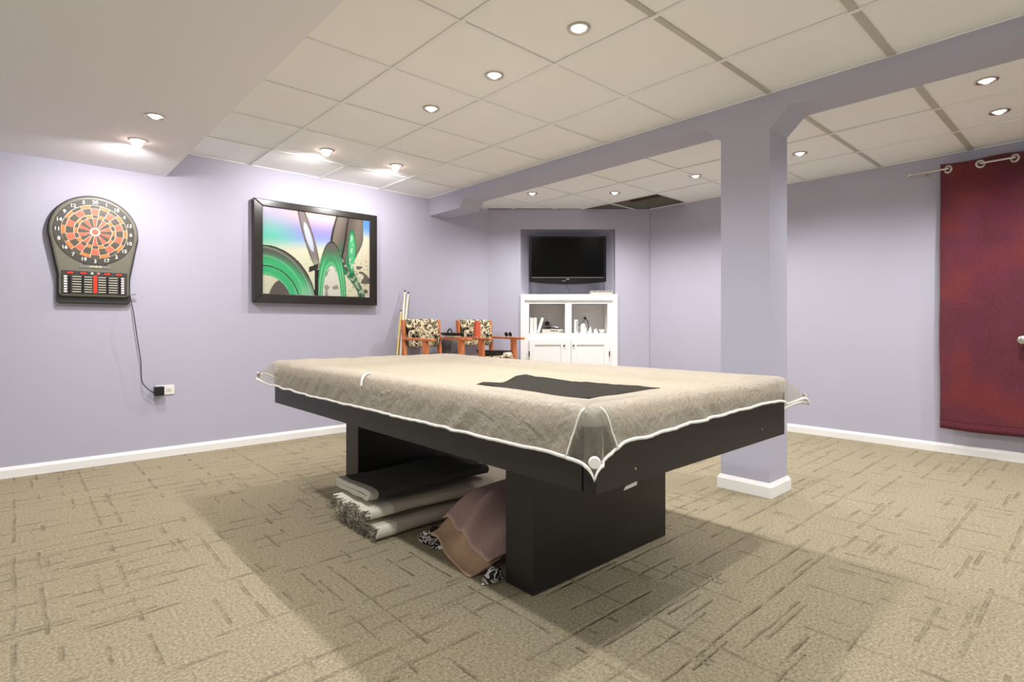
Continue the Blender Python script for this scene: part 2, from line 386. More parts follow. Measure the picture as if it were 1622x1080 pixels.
for k_l, (x, y, z) in enumerate(((.58, 1.6, ZS), (.58, -.6, ZS), (-1.4, 3.6, ZS), (-1.4, 1.2, ZS), (1.94, .45, ZL), (1.94, -1.2, ZL), (4.3, -1.0, ZL))):  # out-of-view lamps added to fill the room with even light
    pot(x, y, z, ['recessed light in the soffit just above the photographer', 'recessed light in the soffit behind the photographer', 'recessed light in the soffit far left before the dartboard wall', 'recessed light in the soffit left of the photographer', 'recessed light in a ceiling tile nearest the photographer', 'recessed light in a ceiling tile behind the photographer', 'recessed light behind the photographer on the curtain side'][k_l], (30, 28, 18, 18, 32, 30, 30)[k_l])

# ------------------------------------------------------------------ pool table
PX0, PX1, PY0, PY1 = 1.15, 2.42, .945, 3.40
pt = thing('pool_table', 'black pool table on two slab pedestals under a clear vinyl cover', 'pool table', ((PX0 + PX1) / 2, (PY0 + PY1) / 2, 0))
AZ0, AZ1 = .557, .735
cb = .042
B('side_apron', M_BLACKLAM, pt, PX0, PX0 + .03, PY0 + cb, PY1 - cb, AZ0, AZ1, bevel=.003)
B('side_apron', M_BLACKLAM, pt, PX1 - .03, PX1, PY0 + cb, PY1 - cb, AZ0, AZ1, bevel=.003)
B('end_apron', M_BLACKLAM, pt, PX0 + .012, PX1 - .012, PY0, PY0 + .03, AZ0, AZ1, bevel=.003)
B('end_apron', M_BLACKLAM, pt, PX0 + .012, PX1 - .012, PY1 - .03, PY1, AZ0, AZ1, bevel=.003)
for x in (PX0 + .004, PX1 - .004 - cb):
    for y in (PY0 + .004, PY1 - .004 - cb):
        B('corner_block', M_BLACKLAM2, pt, x, x + cb, y, y + cb, AZ0 - .004, AZ1, bevel=.008)
B('slate_bed', plain('beige_green_cloth', (206, 204, 176), .9), pt, PX0 + .032, PX1 - .032, PY0 + .032, PY1 - .032, .70, .752)
M_RAIL = plain('mauve_rail_laminate', (196, 182, 166), .5)
B('rail', M_RAIL, pt, PX0 + .004, PX0 + .12, PY0 + .125, PY1 - .125, AZ1, .782, bevel=.01)
B('rail', M_RAIL, pt, PX1 - .12, PX1 - .004, PY0 + .125, PY1 - .125, AZ1, .782, bevel=.01)
B('rail', M_RAIL, pt, PX0 + .125, PX1 - .125, PY0 + .004, PY0 + .12, AZ1, .782, bevel=.01)
B('rail', M_RAIL, pt, PX0 + .125, PX1 - .125, PY1 - .12, PY1 - .004, AZ1, .782, bevel=.01)
for x in (PX0 + .06, PX1 - .06):
    for y in (PY0 + .06, PY1 - .06):
        MB().lathe([(.0, .735), (.052, .735), (.055, .74), (.055, .775), (.045, .782), (.03, .782), (.028, .74), (0, .74)], (x, y, 0)).build('pocket_cap', plain('grey_pocket_plastic', (176, 174, 168), .4), pt, autos=35)
for y0, y1 in ((1.470, 1.628), (2.886, 3.040)):
    pd = B('pedestal', M_BLACKLAM, pt, 1.439, 2.335, y0, y1, .0, AZ0 + .1, bevel=.004)
B('subframe', M_BLACKLAM2, pt, PX0 + .034, PX1 - .034, PY0 + .034, PY1 - .034, .62, .69)
def on_end(px, py):
    d = FWD + RGT * ((px - 811) / 869.73) + Vector((0, 0, (516.24 - py) / 869.73)); return Vector((0, 0, 1.0134)) + d * (PY0 / d.y)
st = on_end(998, 769.5)
MB().hexa([(st.x - .030, PY0 - .001, st.z - .007), (st.x + .032, PY0 - .001, st.z - .003), (st.x + .032, PY0 + .001, st.z - .003), (st.x - .030, PY0 + .001, st.z - .007),
           (st.x - .020, PY0 - .001, st.z + .002), (st.x + .033, PY0 - .001, st.z + .007), (st.x + .033, PY0 + .001, st.z + .007), (st.x - .020, PY0 + .001, st.z + .002)]).build('torn_sticker', plain('grey_paper', (172, 170, 162), .7), pt)
for px_, py_ in ((1207, 680), (1006, 742)):
    s_ = on_end(px_, py_); MB().cyl((s_.x, PY0 - .002, s_.z), (s_.x, PY0 + .001, s_.z), .004, n=10).build('screw_head', M_CHROME, pt)

# vinyl cover draped over it
cv = thing('table_cover', 'translucent off-white vinyl cover with white hem draped over the pool table', 'table cover', ((PX0 + PX1) / 2, (PY0 + PY1) / 2, .79))
rr = .032
X0, X1, Y0, Y1 = PX0 - .012 + rr, PX1 + .012 - rr, PY0 - .012 + rr, PY1 + .012 - rr
ZT = .800
def coverpoint(a, b):
    """a: signed distance past the x edges, parameters in metres along the sheet"""
    sx = -1 if a < X0 else (1 if a > X1 else 0); sy = -1 if b < Y0 else (1 if b > Y1 else 0)
    ex = (X0 - a) if sx < 0 else (a - X1 if sx > 0 else 0); ey = (Y0 - b) if sy < 0 else (b - Y1 if sy > 0 else 0)
    bx = min(max(a, X0), X1); by = min(max(b, Y0), Y1)
    dd = min(bx - X0, X1 - bx, by - Y0, Y1 - by)
    w = noise.noise(Vector((a * 3.2, b * 3.2, .3))) * .005 + noise.noise(Vector((a * 9 + b * 4, b * 9 - a * 3, 1.7))) * .0035
    w += .006 * max(0, noise.noise(Vector((a * 5, b * 14, 4.4)))) * sm(.0, .2, dd)
    far = sm(2.9, 3.3, b) * (.5 + .5 * noise.noise(Vector((a * 7, b * 8, 9)))) * .016
    z = ZT - .026 * sm(.075, .15, dd) + w * (.35 + .65 * sm(.0, .1, dd)) + far
    rho = (ex ** 4 + ey ** 4) ** .25
    if rho < 1e-6: return Vector((bx, by, z))
    th = math.atan2(ey, ex); dx, dy = sx * math.cos(th), sy * math.sin(th)
    q = rr * math.pi / 2
    if rho < q: off = rr * math.sin(rho / rr); drop = rr * (1 - math.cos(rho / rr))
    else: off = rr; drop = rr + rho - q
    h = max(0, drop - .01); cn = math.sin(2 * th) if (sx and sy) else 0
    s = a + b if not (sx and sy) else (bx + by + th * .1)
    wr = noise.noise(Vector((s * 17, rho * 5, 2.2))) * .010 + noise.noise(Vector((s * 40, rho * 12, 7))) * .004
    off += wr * sm(.0, .10, h) + .004 * sm(0, .05, h)
    if cn > 0:
        fl = .62 if not (sx < 0 and sy < 0) else .16
        off += cn * h * fl; drop -= cn * h * (.30 if fl > .3 else .0)
    off = max(off, rr * .9 if rho > q else 0)
    return Vector((bx + dx * off, by + dy * off, z - drop))
def hemL(b): return .166 + .012 * math.exp(-max(0, b - Y0) / .055) + .004 * noise.noise(Vector((b * 6, 0, 0)))
def hemN(a): return .130 - .026 * (a - X0) / (X1 - X0) + .048 * math.exp(-max(0, a - X0) / .055) + .03 * math.exp(-max(0, X1 - a) / .05) + .010 * noise.noise(Vector((a * 9, 3, 0)))
NS, NI, NJ = 12, 140, 250
def xs_at(i): return (i, NS, NI)
vs = []
cols_ = NS * 2 + NI + 1; rows_ = NS * 2 + NJ + 1
bound = {}
for j in range(rows_):
    for i in range(cols_):
        if i < NS: fa = ('L', (NS - i) / NS)
        elif i > NS + NI: fa = ('R', (i - NS - NI) / NS)
        else: fa = ('M', (i - NS) / NI)
        if j < NS: fb = ('N', (NS - j) / NS)
        elif j > NS + NJ: fb = ('F', (j - NS - NJ) / NS)
        else: fb = ('M', (j - NS) / NJ)
        a_m = X0 + (X1 - X0) * fa[1] if fa[0] == 'M' else (X0 if fa[0] == 'L' else X1)
        b_m = Y0 + (Y1 - Y0) * fb[1] if fb[0] == 'M' else (Y0 if fb[0] == 'N' else Y1)
        a = a_m; b = b_m
        if fa[0] == 'L': a = X0 - fa[1] * hemL(b_m)
        if fa[0] == 'R': a = X1 + fa[1] * hemL(b_m + 5)
        if fb[0] == 'N': b = Y0 - fb[1] * hemN(a_m)
        if fb[0] == 'F': b = Y1 + fb[1] * .13
        vs.append(coverpoint(a, b))
fs = [(j * cols_ + i, j * cols_ + i + 1, (j + 1) * cols_ + i + 1, (j + 1) * cols_ + i) for j in range(rows_ - 1) for i in range(cols_ - 1)]
def clearness(i, j):      # the clear gusset at each corner, widening towards the hem
    ti = (NS - i) / NS if i < NS else max(0, (i - NS - NI) / NS); tj = (NS - j) / NS if j < NS else max(0, (j - NS - NJ) / NS)
    di = max(0, min(i - NS, NS + NI - i)) * (X1 - X0) / NI; dj = max(0, min(j - NS, NS + NJ - j)) * (Y1 - Y0) / NJ
    if ti > 0 and tj > 0: return sm(.12, .3, max(ti, tj))
    t = max(ti, tj); d = di if tj > 0 else dj
    if t <= 0: return 0
    return sm(-.006, .008, .072 * t - .012 - d)
sheet = MB().add(vs, fs).build('vinyl_sheet', M_VINYL, cv, smooth=True)
at_c = sheet.data.attributes.new('clearness', 'FLOAT', 'POINT')
at_c.data.foreach_set('value', [clearness(i, j) for j in range(rows_) for i in range(cols_)])
for pth in ([coverpoint(X0 + .066 * k / 14, Y0 - hemN(X0 + .066) * k / 14 * .98) for k in range(2, 15)], [coverpoint(X0 - hemL(Y0 + .066) * k / 14 * .98, Y0 + .066 * k / 14) for k in range(2, 15)]):
    MB().tube([p + Vector((-.003, -.003, 0)) for p in pth], .0028, 6).build('seam_piping', plain('white_hem_tape', (244, 242, 236), .5), cv, smooth=True)
ring = [vs[i] for i in range(cols_)] + [vs[j * cols_ + cols_ - 1] for j in range(1, rows_)] + [vs[(rows_ - 1) * cols_ + i] for i in range(cols_ - 2, -1, -1)] + [vs[j * cols_] for j in range(rows_ - 2, 0, -1)]
M_HEM = plain('white_hem_tape', (244, 242, 236), .5)
hem = MB()
vv = []
for p in ring: vv += [p + Vector((0, 0, -.0045)), p + Vector((0, 0, .0055))]
nr = len(ring)
hem.add(vv, [(2 * k, 2 * ((k + 1) % nr), 2 * ((k + 1) % nr) + 1, 2 * k + 1) for k in range(nr)]).build('hem', M_HEM, cv, smooth=True, solid=.005)
# corner weights
for k, (ci, cj, sx, sy) in enumerate(((0, 0, -1, -1), (cols_ - 1, 0, 1, -1), (0, rows_ - 1, -1, 1), (cols_ - 1, rows_ - 1, 1, 1))):
    tip = vs[cj * cols_ + ci]; inn = vs[(cj + (2 if cj == 0 else -2)) * cols_ + ci + (2 if ci == 0 else -2)]
    ctr = tip.lerp(inn, 1.35) + Vector((sx, sy, 0)) * .006; nrm = Vector((sx, sy, .25 if k else .0)).normalized()
    MB().lathe([(0, .006), (.013, .006), (.0165, .003), (.0165, -.003), (0, -.003)], ctr, nrm, 22).build('corner_weight', M_WHITEP if k == 0 else M_CHROME, cv, autos=35)
# white strap piece on the long side
y_ = 2.235
MB().grid(lambda u, v: coverpoint(X0 + .012 - v * .085, y_ - .012 + u * .024) + Vector((-.004, 0, .005)), 3, 12).build('patch_tape', M_HEM, cv, smooth=True)

# charcoal cloth on the cover
A_, B_, C_, D_ = Vector((1.292, 1.082, 0)), Vector((1.757, 1.130, 0)), Vector((1.715, 1.715, 0)), Vector((1.350, 1.700, 0))
def clothp(u, v):
    p = A_.lerp(B_, u).lerp(D_.lerp(C_, u), v)
    e = .006 * noise.noise(Vector((p.x * 9, p.y * 9, 5))) + .0035 * noise.noise(Vector((p.x * 26, p.y * 20, 2)))
    up = .022 * sm(.80, 1, v) * sm(.35, .6, u) * (1 - .7 * sm(.7, 1, u))
    p.y += .012 * math.sin(u * 9) * sm(.85, 1, v)
    zz = coverpoint(p.x, p.y).z
    return Vector((p.x, p.y, zz + .008 + max(0, e) + up))
tag(MB().grid(clothp, 40, 46).build('folded_cloth', M_BLKCLOTH, smooth=True, solid=.004), 'charcoal rectangular cloth lying on the near end of the vinyl table cover', 'cloth')

# ------------------------------------------------------------------ rugs and blankets beneath the table
def rug(name, label, x0, x1, y0, y1, z0, h, layers, mat, end_mat, seed, border=0.0, fray=False):
    """a rug folded over itself: ribbon with several layers seen at the end, extruded along x"""
    o = thing(name, label, 'rug', ((x0 + x1) / 2, (y0 + y1) / 2, z0), 0, None)
    th = h / layers * .80; pts = []
    lay = h / layers
    for k in range(layers):
        zc = z0 + lay * (k + .5)
        ya, yb = (y1, y0) if k % 2 == 0 else (y0, y1)
        if layers > 1:
            ins = lay * .5
            ya2 = ya if k == 0 else (ya - ins if ya == y1 else ya + ins)
            yb2 = yb if k == layers - 1 else (yb - ins if yb == y1 else yb + ins)
        else: ya2, yb2 = ya, yb
        n = 12
        pts += [(ya2 + (yb2 - ya2) * i / n, zc) for i in range(n + 1)]
        if k < layers - 1:
            s = 1 if yb == y1 else -1
            for q in range(1, 6):
                an = -math.pi / 2 + math.pi * q / 6
                pts.append((yb2 + s * lay * .5 * math.cos(an), zc + lay * .5 + lay * .5 * math.sin(an)))
    def ribbon(off0, off1, xa, xb, nx):
        m = MB(); n = len(pts); vs = []
        for ix in range(nx + 1):
            x = xa + (xb - xa) * ix / nx
            for off in (off0, off1):
                for i, (y, z) in enumerate(pts):
                    a = pts[max(i - 1, 0)]; b = pts[min(i + 1, n - 1)]
                    ty, tz = b[0] - a[0], b[1] - a[1]; l = math.hypot(ty, tz) or 1
                    ny, nz = -tz / l, ty / l
                    hgt = (z - z0) / h
                    dy = .028 * noise.noise(Vector((x * 2.5, seed, z * 2))) + .010 * noise.noise(Vector((x * 9, seed + 3, z * 12)))
                    dzz = (.010 * noise.noise(Vector((x * 4, y * 7, seed))) + .012 * noise.noise(Vector((x * 2, y * 12, seed + 8)))) * hgt
                    dxx = (.012 * noise.noise(Vector((z * 40, y * 12, seed + 5)))) if ix in (0, nx) else 0
                    vs.append((x + dxx, y + ny * off + dy, max(z0 + .0005, z + nz * off + dzz)))
        w = 2 * n
        for ix in range(nx):
            for i in range(n - 1):
                for base, in ((0,), (n,)):
                    p = ix * w + base + i; m.f.append((p, p + 1, p + w + 1, p + w))
            for i in (0, n - 1):
                p = ix * w + i; m.f.append((p, p + n, p + n + w, p + w))
        for ix in (0, nx):
            for i in range(n - 1):
                p = ix * w + i; m.f.append((p, p + 1, p + n + 1, p + n))
        m.v = [Vector(v) for v in vs]
        return m
    if border:
        ribbon(-th / 2, th / 2, x0, x0 + border, 3).build('rug_border', end_mat, o, autos=50)  # black rug: real border; beige rugs: lit end painted as a paler strip
        ribbon(-th / 2 - .001, th / 2 + .001, x0 + border, x1, 18).build('rug_pile', mat, o, autos=50)
    else:
        ribbon(-th / 2, th / 2, x0, x1, 20).build('rug_pile', mat, o, autos=50)
    if fray:
        m = MB()
        for k in range(150):
            i = random.randrange(len(pts)); y, z = pts[i]
            dy = .028 * noise.noise(Vector((x0 * 2.5, seed, z * 2)))
            p0 = Vector((x0 - .002, y + dy + random.uniform(-.01, .01), max(.004, z + random.uniform(-.012, .012))))
            l = random.uniform(.008, .026)
            m.tube([p0 + Vector((.02, 0, 0)), p0 + Vector((-l * .6, random.uniform(-.012, .012), random.uniform(-.004, .008))), p0 + Vector((-l, random.uniform(-.02, .02), -min(p0.z - .002, random.uniform(0, .025))))], .0022, 4)
        fo = m.build('fringe', M_GREYEND, o); fo['kind'] = 'stuff'
    return o
rug('folded_rug', 'beige folded rug lying on the carpet, lowest of the stack under the pool table', 1.262, 2.45, 2.345, 2.72, .001, .062, 2, M_BEIGEPILE, M_LITCREAM, 1.3, .10, True)
rug('folded_rug', 'pale beige folded rug in the middle of the stack under the pool table', 1.235, 2.55, 2.40, 2.76, .082, .052, 2, M_BEIGEPILE, M_LITCREAM, 4.1, .15, True)
rug('folded_rug', 'black shaggy folded rug with grey border on top of the stack under the pool table', 1.272, 2.03, 2.44, 2.80, .160, .05, 2, M_BLKPILE, plain('grey_rug_border', (168, 164, 150), .9), 7.7, .05)
# pink fleece blanket
cA, cB, cC, cD = Vector((1.352, 1.745, 0)), Vector((2.25, 1.72, 0)), Vector((2.25, 2.30, 0)), Vector((1.43, 2.16, 0))
def blank(u, v):
    p = cA.lerp(cB, u).lerp(cD.lerp(cC, u), v)
    r1 = abs((v - .55) - .35 * (u - .3)); r2 = abs(v - .18 + .15 * u)
    h = .125 * sm(.0, .38, u) * (.45 + .55 * sm(0, .3, v)) + .045 * math.exp(-(r1 / .10) ** 2) * sm(0, .25, u) + .028 * math.exp(-(r2 / .07) ** 2) * sm(.05, .3, u)
    h += .02 * noise.noise(Vector((u * 4, v * 5, 3))) * sm(0, .2, u) + .055 * sm(.25, .9, v) * sm(.0, .3, 1 - u) * (1 - sm(.9, 1.0, v) * .3)
    h += .010
    p.x += .03 * noise.noise(Vector((v * 3, u * 2, 8)))
    return Vector((p.x, p.y, max(.012, h)))
bk = thing('fleece_blanket', 'crumpled dusty pink fleece blanket on the carpet beside the near pedestal', 'blanket', (1.6, 1.95, 0))
MB().grid(lambda u, v: blank(.13 + .87 * u, v) + Vector((-.02 * (1 - u) ** 6, 0, .010 * (1 - u) ** 4)), 44, 40).build('blanket_sheet', M_PINK, bk, smooth=True, solid=.006)
MB().grid(lambda u, v: blank(u * .19, v) + Vector((0, 0, -.004)), 14, 40).build('turned_corner', M_TAN, bk, smooth=True, solid=.004)
def crumple(c, rx, ry, rz, seed):
    def f(u, v):
        th = u * 2 * math.pi; ph = v * math.pi * .5
        d = Vector((math.cos(th) * math.cos(ph), math.sin(th) * math.cos(ph), math.sin(ph)))
        k = 1 + .35 * noise.noise(d * 2.4 + Vector((seed, 0, 0))) + .15 * noise.noise(d * 6 + Vector((0, seed, 0)))
        return Vector((c[0] + d.x * rx * k, c[1] + d.y * ry * k, max(.003, c[2] + d.z * rz * k)))
    return MB().grid(f, 36, 14)
tag(crumple((1.475, 2.135, .003), .075, .12, .05, 2).build('printed_bag', M_STRIPE, smooth=True), 'crumpled black and white printed bag poking out under the pink blanket', 'bag')
tag(crumple((1.41, 1.672, .003), .05, .024, .05, 6).build('plastic_bag', M_STRIPE, smooth=True), 'small dark crumpled bag squeezed between blanket and near pedestal', 'bag')

# ------------------------------------------------------------------ dartboard
DX, DZ, DY = .425, 1.683, 4.898
db = thing('electronic_dartboard', 'grey electronic dartboard with orange and dark scoring wedges on the lavender wall', 'dartboard', (DX, YL, 1.17))
DA = 16
def outline(Rr, hw_, zb, rc=.02):
    a0 = math.asin(min(.95, .62)); pts = []
    for k in range(49):
        an = R(-DA) + (math.pi + 2 * R(DA)) * k / 48
        pts.append((DX + Rr * math.cos(an), DZ + Rr * math.sin(an)))
    # now at lower left; go down to the base
    zt = 1.40
    for q in range(1, 5): 
        t = q / 4; x0_, z0_ = DX - Rr * math.cos(R(DA)), DZ - Rr * math.sin(R(DA))
        pts.append((x0_ + (DX - hw_ - x0_) * t, z0_ + (zt - .03 - z0_) * t))
    pts += [(DX - hw_, zb + rc), (DX - hw_ + rc * .3, zb + rc * .3), (DX - hw_ + rc, zb)]
    pts += [(DX + hw_ - rc, zb), (DX + hw_ - rc * .3, zb + rc * .3), (DX + hw_, zb + rc)]
    for q in range(0, 4):
        t = q / 4; x1_, z1_ = DX + Rr * math.cos(R(DA)), DZ - Rr * math.sin(R(DA))
        pts.append((DX + hw_ + (x1_ - DX - hw_) * t, zt - .03 + (z1_ - zt + .03) * t))
    return pts
M_DARTB = plain('olive_grey_plastic', (112, 108, 94), .38, var=.10, scale=40)
M_DARTD = plain('dark_grey_plastic', (52, 51, 48), .45)
MB().prism(outline(.262, .212, 1.172), YL - .042, YL - .001, 'y').build('back_shell', M_DARTD, db, bevel=.008)
MB().prism(outline(.253, .200, 1.222), DY, YL - .040, 'y').build('front_shell', M_DARTB, db, bevel=.012)
MB().lathe([(0, .0), (.232, .0), (.232, -.004), (0, -.004)], (DX, DY - .0015, DZ), (0, 1, 0), 64).build('number_ring', plain('dark_olive_face', (62, 58, 48), .5), db, autos=30)
M_ORG = plain('orange_segment', (216, 96, 66), .5); M_DK = plain('dark_segment', (74, 66, 50), .5); M_ORY = plain('amber_segment', (208, 116, 48), .5)
M_WIRE = plain('cream_spider', (236, 226, 204), .5)
yf = DY - .006
MB().lathe([(.0, .0), (.190, .0), (.190, .003), (0, .003)], (DX, yf, DZ), (0, 1, 0), 80).build('spider', M_WIRE, db, autos=30)
def seg(r0, r1, k, g):
    a0, a1 = R(90 - 18 * k + 9), R(90 - 18 * k - 9); poly = []
    n = 4
    def pts(r, rev):
        da = g / r; L_ = [(a0 - da + (a1 - a0 + 2 * da) * i / n) for i in range(n + 1)]
        L_ = [(DX + r * math.cos(t), DZ + r * math.sin(t)) for t in L_]; return L_[::-1] if rev else L_
    return MB().prism(pts(r1, False) + pts(r0, True), yf - .0035, yf + .001, 'y')
for k in range(20):
    e = k % 2 == 0
    seg(.122, .163, k, .0018).build('outer_wedge', M_ORG if e else M_DK, db)
    seg(.030, .095, k, .0016).build('inner_wedge', M_ORG if e else M_DK, db)
    seg(.167, .187, k, .0018).build('double_segment', M_DK if e else M_ORY, db)
    seg(.099, .118, k, .0018).build('triple_segment', M_DK if e else M_ORY, db)
MB().lathe([(0, -.004), (.019, -.004), (.019, .0)], (DX, yf, DZ), (0, 1, 0), 28).build('bullseye', M_ORG, db, autos=30)
def text_mesh(name, body, size, loc, rot, mat, parent, extrude=.0006):
    cu = bpy.data.curves.new('t', 'FONT'); cu.body = body; cu.size = size; cu.align_x = 'CENTER'; cu.align_y = 'CENTER'; cu.extrude = extrude; cu.offset = size * .018
    to = bpy.data.objects.new('t', cu); col.objects.link(to)
    dgp = bpy.context.evaluated_depsgraph_get(); me = bpy.data.meshes.new_from_object(to.evaluated_get(dgp))
    bpy.data.objects.remove(to); me.materials.clear(); me.materials.append(mat)
    mtx = Matrix.Translation(loc) @ rot.to_4x4()
    me.transform(chain(parent).inverted() @ mtx)
    o = bpy.data.objects.new(name, me); col.objects.link(o); o.parent = parent; return o
RW = Matrix.Rotation(R(90), 3, 'X')
M_NUM = plain('white_number_print', (240, 238, 230), .5, var=.01)
for k, nmb in enumerate((20, 1, 18, 4, 13, 6, 10, 15, 2, 17, 3, 19, 7, 16, 8, 11, 14, 9, 12, 5)):
    an = R(90 - 18 * k)
    text_mesh('number', str(nmb), .034, Vector((DX + .210 * math.cos(an), DY - .0065, DZ + .210 * math.sin(an))), RW, M_NUM, db)
# lower scoring panel
B('control_panel', M_DARTD, db, DX - .188, DX + .188, DY - .004, DY + .004, 1.238, 1.402, bevel=.003)
B('name_plate', plain('plate_grey', (120, 118, 108), .4), db, DX - .088, DX + .088, DY - .004, DY + .002, 1.424, 1.446)
MB().bar((DX - .07, DY - .003, 1.452), (DX + .07, DY - .003, 1.452), .006, .008).build('dart_slot', M_DARTD, db)
lg = MB()
for q in range(9): lg.box(DX - .035 + q * .008, DX - .0295 + q * .008, DY - .0055, DY - .003, 1.431, 1.436 + .003 * (q % 3))
lg.build('plate_lettering', plain('pale_gold', (226, 222, 176), .4), db)
M_LED = emis('red_display', (190, 44, 22), .35)
for x in (-.140, -.066, .070, .138):
    dp_ = B('display_window', M_BPLAST, db, DX + x - .022, DX + x + .022, DY - .006, DY, 1.378, 1.398)
    B('display_digits', M_LED, dp_, DX + x - .018, DX + x + .018, DY - .0075, DY - .005, 1.380, 1.392)
for x, mt in ((-.018, plain('pale_button', (200, 216, 204), .4)), (.018, plain('rose_button', (220, 130, 110), .4))):
    B('round_button', mt, db, DX + x - .008, DX + x + .008, DY - .008, DY, 1.379, 1.393, bevel=.003)
B('centre_display', M_LED, db, DX - .0105, DX + .0105, DY - .008, DY, 1.246, 1.372)
M_BARP = plain('pale_bar', (196, 194, 172), .4)
for x0_, x1_ in ((-.128, -.078), (-.062, -.018), (.018, .062), (.078, .130)):
    m = MB()
    for q in range(7): m.box(DX + x0_, DX + x1_, DY - .009, DY, 1.251 + q * .0175, 1.2565 + q * .0175)
    m.build('score_bars', M_BARP, db)
for x in (-.165, .160):
    m = MB()
    for q in range(7): m.box(DX + x - .009, DX + x + .009, DY - .011, DY, 1.248 + q * .0175, 1.259 + q * .0175)
    m.build('key_column', M_WHITEP, db)
for x in (-.142, -.070, .070, .143):
    m = MB()
    for q in range(7): m.cyl((DX + x, DY - .012, 1.252 + q * .0175), (DX + x, DY, 1.255 + q * .0175), .006, n=8)
    m.build('knob_column', M_BPLAST, db)
MB().bar((.61, 4.93, 1.247), (.672, 4.93, 1.247), .010, .006).build('dart_tray', M_DARTB, db)
# cord, adapter, outlet
def onY(px, py, Y):
    d = FWD + RGT * ((px - 811) / 869.73) + Vector((0, 0, (516.24 - py) / 869.73)); return Vector((0, 0, 1.0134)) + d * (Y / d.y)
def smooth_path(P, n=8):
    out = []
    for i in range(len(P) - 1):
        p0, p1, p2, p3 = P[max(i - 1, 0)], P[i], P[i + 1], P[min(i + 2, len(P) - 1)]
        for k in range(n):
            t = k / n
            out.append(.5 * ((2 * p1) + (p2 - p0) * t + (2 * p0 - 5 * p1 + 4 * p2 - p3) * t * t + (3 * p1 - p0 - 3 * p2 + p3) * t ** 3))
    return out + [P[-1]]
cp = [onY(206, 468, 4.945), onY(209, 482, 4.915), onY(213, 505, 4.895), onY(218, 540, 4.90), onY(223, 572, 4.905), onY(224.5, 602, 4.91), onY(232, 614, 4.92), onY(245, 623, 4.92)]
pa = thing('power_adapter', 'black power adapter with dangling cord plugged into the wall outlet below the dartboard', 'power adapter', tuple(onY(253, 620, YL)))
a_ = onY(244.5, 628, 4.92); b_ = onY(260, 612, 4.92)
B('adapter_body', M_BPLAST, pa, a_.x, b_.x, 4.905, YL - .008, a_.z + .004, b_.z, bevel=.004)
MB().tube(smooth_path(cp), .0034, 8).build('cord', M_BPLAST, pa, smooth=True)
a_ = onY(246, 626, YL); b_ = onY(276, 609, YL)
ol = thing('wall_outlet', 'white horizontal wall outlet plate holding the black adapter below the dartboard', 'outlet', ((a_.x + b_.x) / 2, YL, a_.z))
B('cover_plate', M_WHITEP, ol, a_.x, b_.x, YL - .007, YL - .0005, a_.z, b_.z, bevel=.002)
xm = a_.x + (b_.x - a_.x) * .72; zm = (a_.z + b_.z) / 2
sk = B('receptacle', plain('ivory_plastic', (224, 218, 206), .4), ol, xm - .018, xm + .018, YL - .009, YL - .004, zm - .015, zm + .015, bevel=.003)
for q in (-.006, .006): B('slot', M_BPLAST, sk, xm - .005, xm + .005, YL - .0095, YL - .008, zm + q - .001, zm + q + .001)

# ------------------------------------------------------------------ framed abstract picture
FX0, FX1, FZ0, FZ1 = 1.496, 2.652, 1.215, 2.101; PYF = 4.908
pc = thing('framed_picture', 'large black-framed abstract print of green and grey glassy arches on the lavender wall', 'picture', ((FX0 + FX1) / 2, YL, FZ0))
fw = .078
M_FRAME = plain('black_frame_lacquer', (40, 36, 32), .25, var=.2, scale=18)
for nm, pts in (('frame_bar', [(FX0, FZ1), (FX1, FZ1), (FX1 - fw, FZ1 - fw * .75), (FX0 + fw, FZ1 - fw * .75)]), ('frame_bar', [(FX0, FZ0), (FX1, FZ0), (FX1 - fw, FZ0 + fw), (FX0 + fw, FZ0 + fw)]),
                ('frame_bar', [(FX0, FZ0), (FX0 + fw, FZ0 + fw), (FX0 + fw, FZ1 - fw * .75), (FX0, FZ1)]), ('frame_bar', [(FX1, FZ0), (FX1 - fw, FZ0 + fw), (FX1 - fw, FZ1 - fw * .75), (FX1, FZ1)])):
    MB().prism(pts, PYF, YL - .002, 'y').build(nm, M_FRAME, pc, bevel=.006)
def mixc(a, b, t):
    t = max(0, min(1, t)); return tuple(x + (y - x) * t for x, y in zip(a, b))
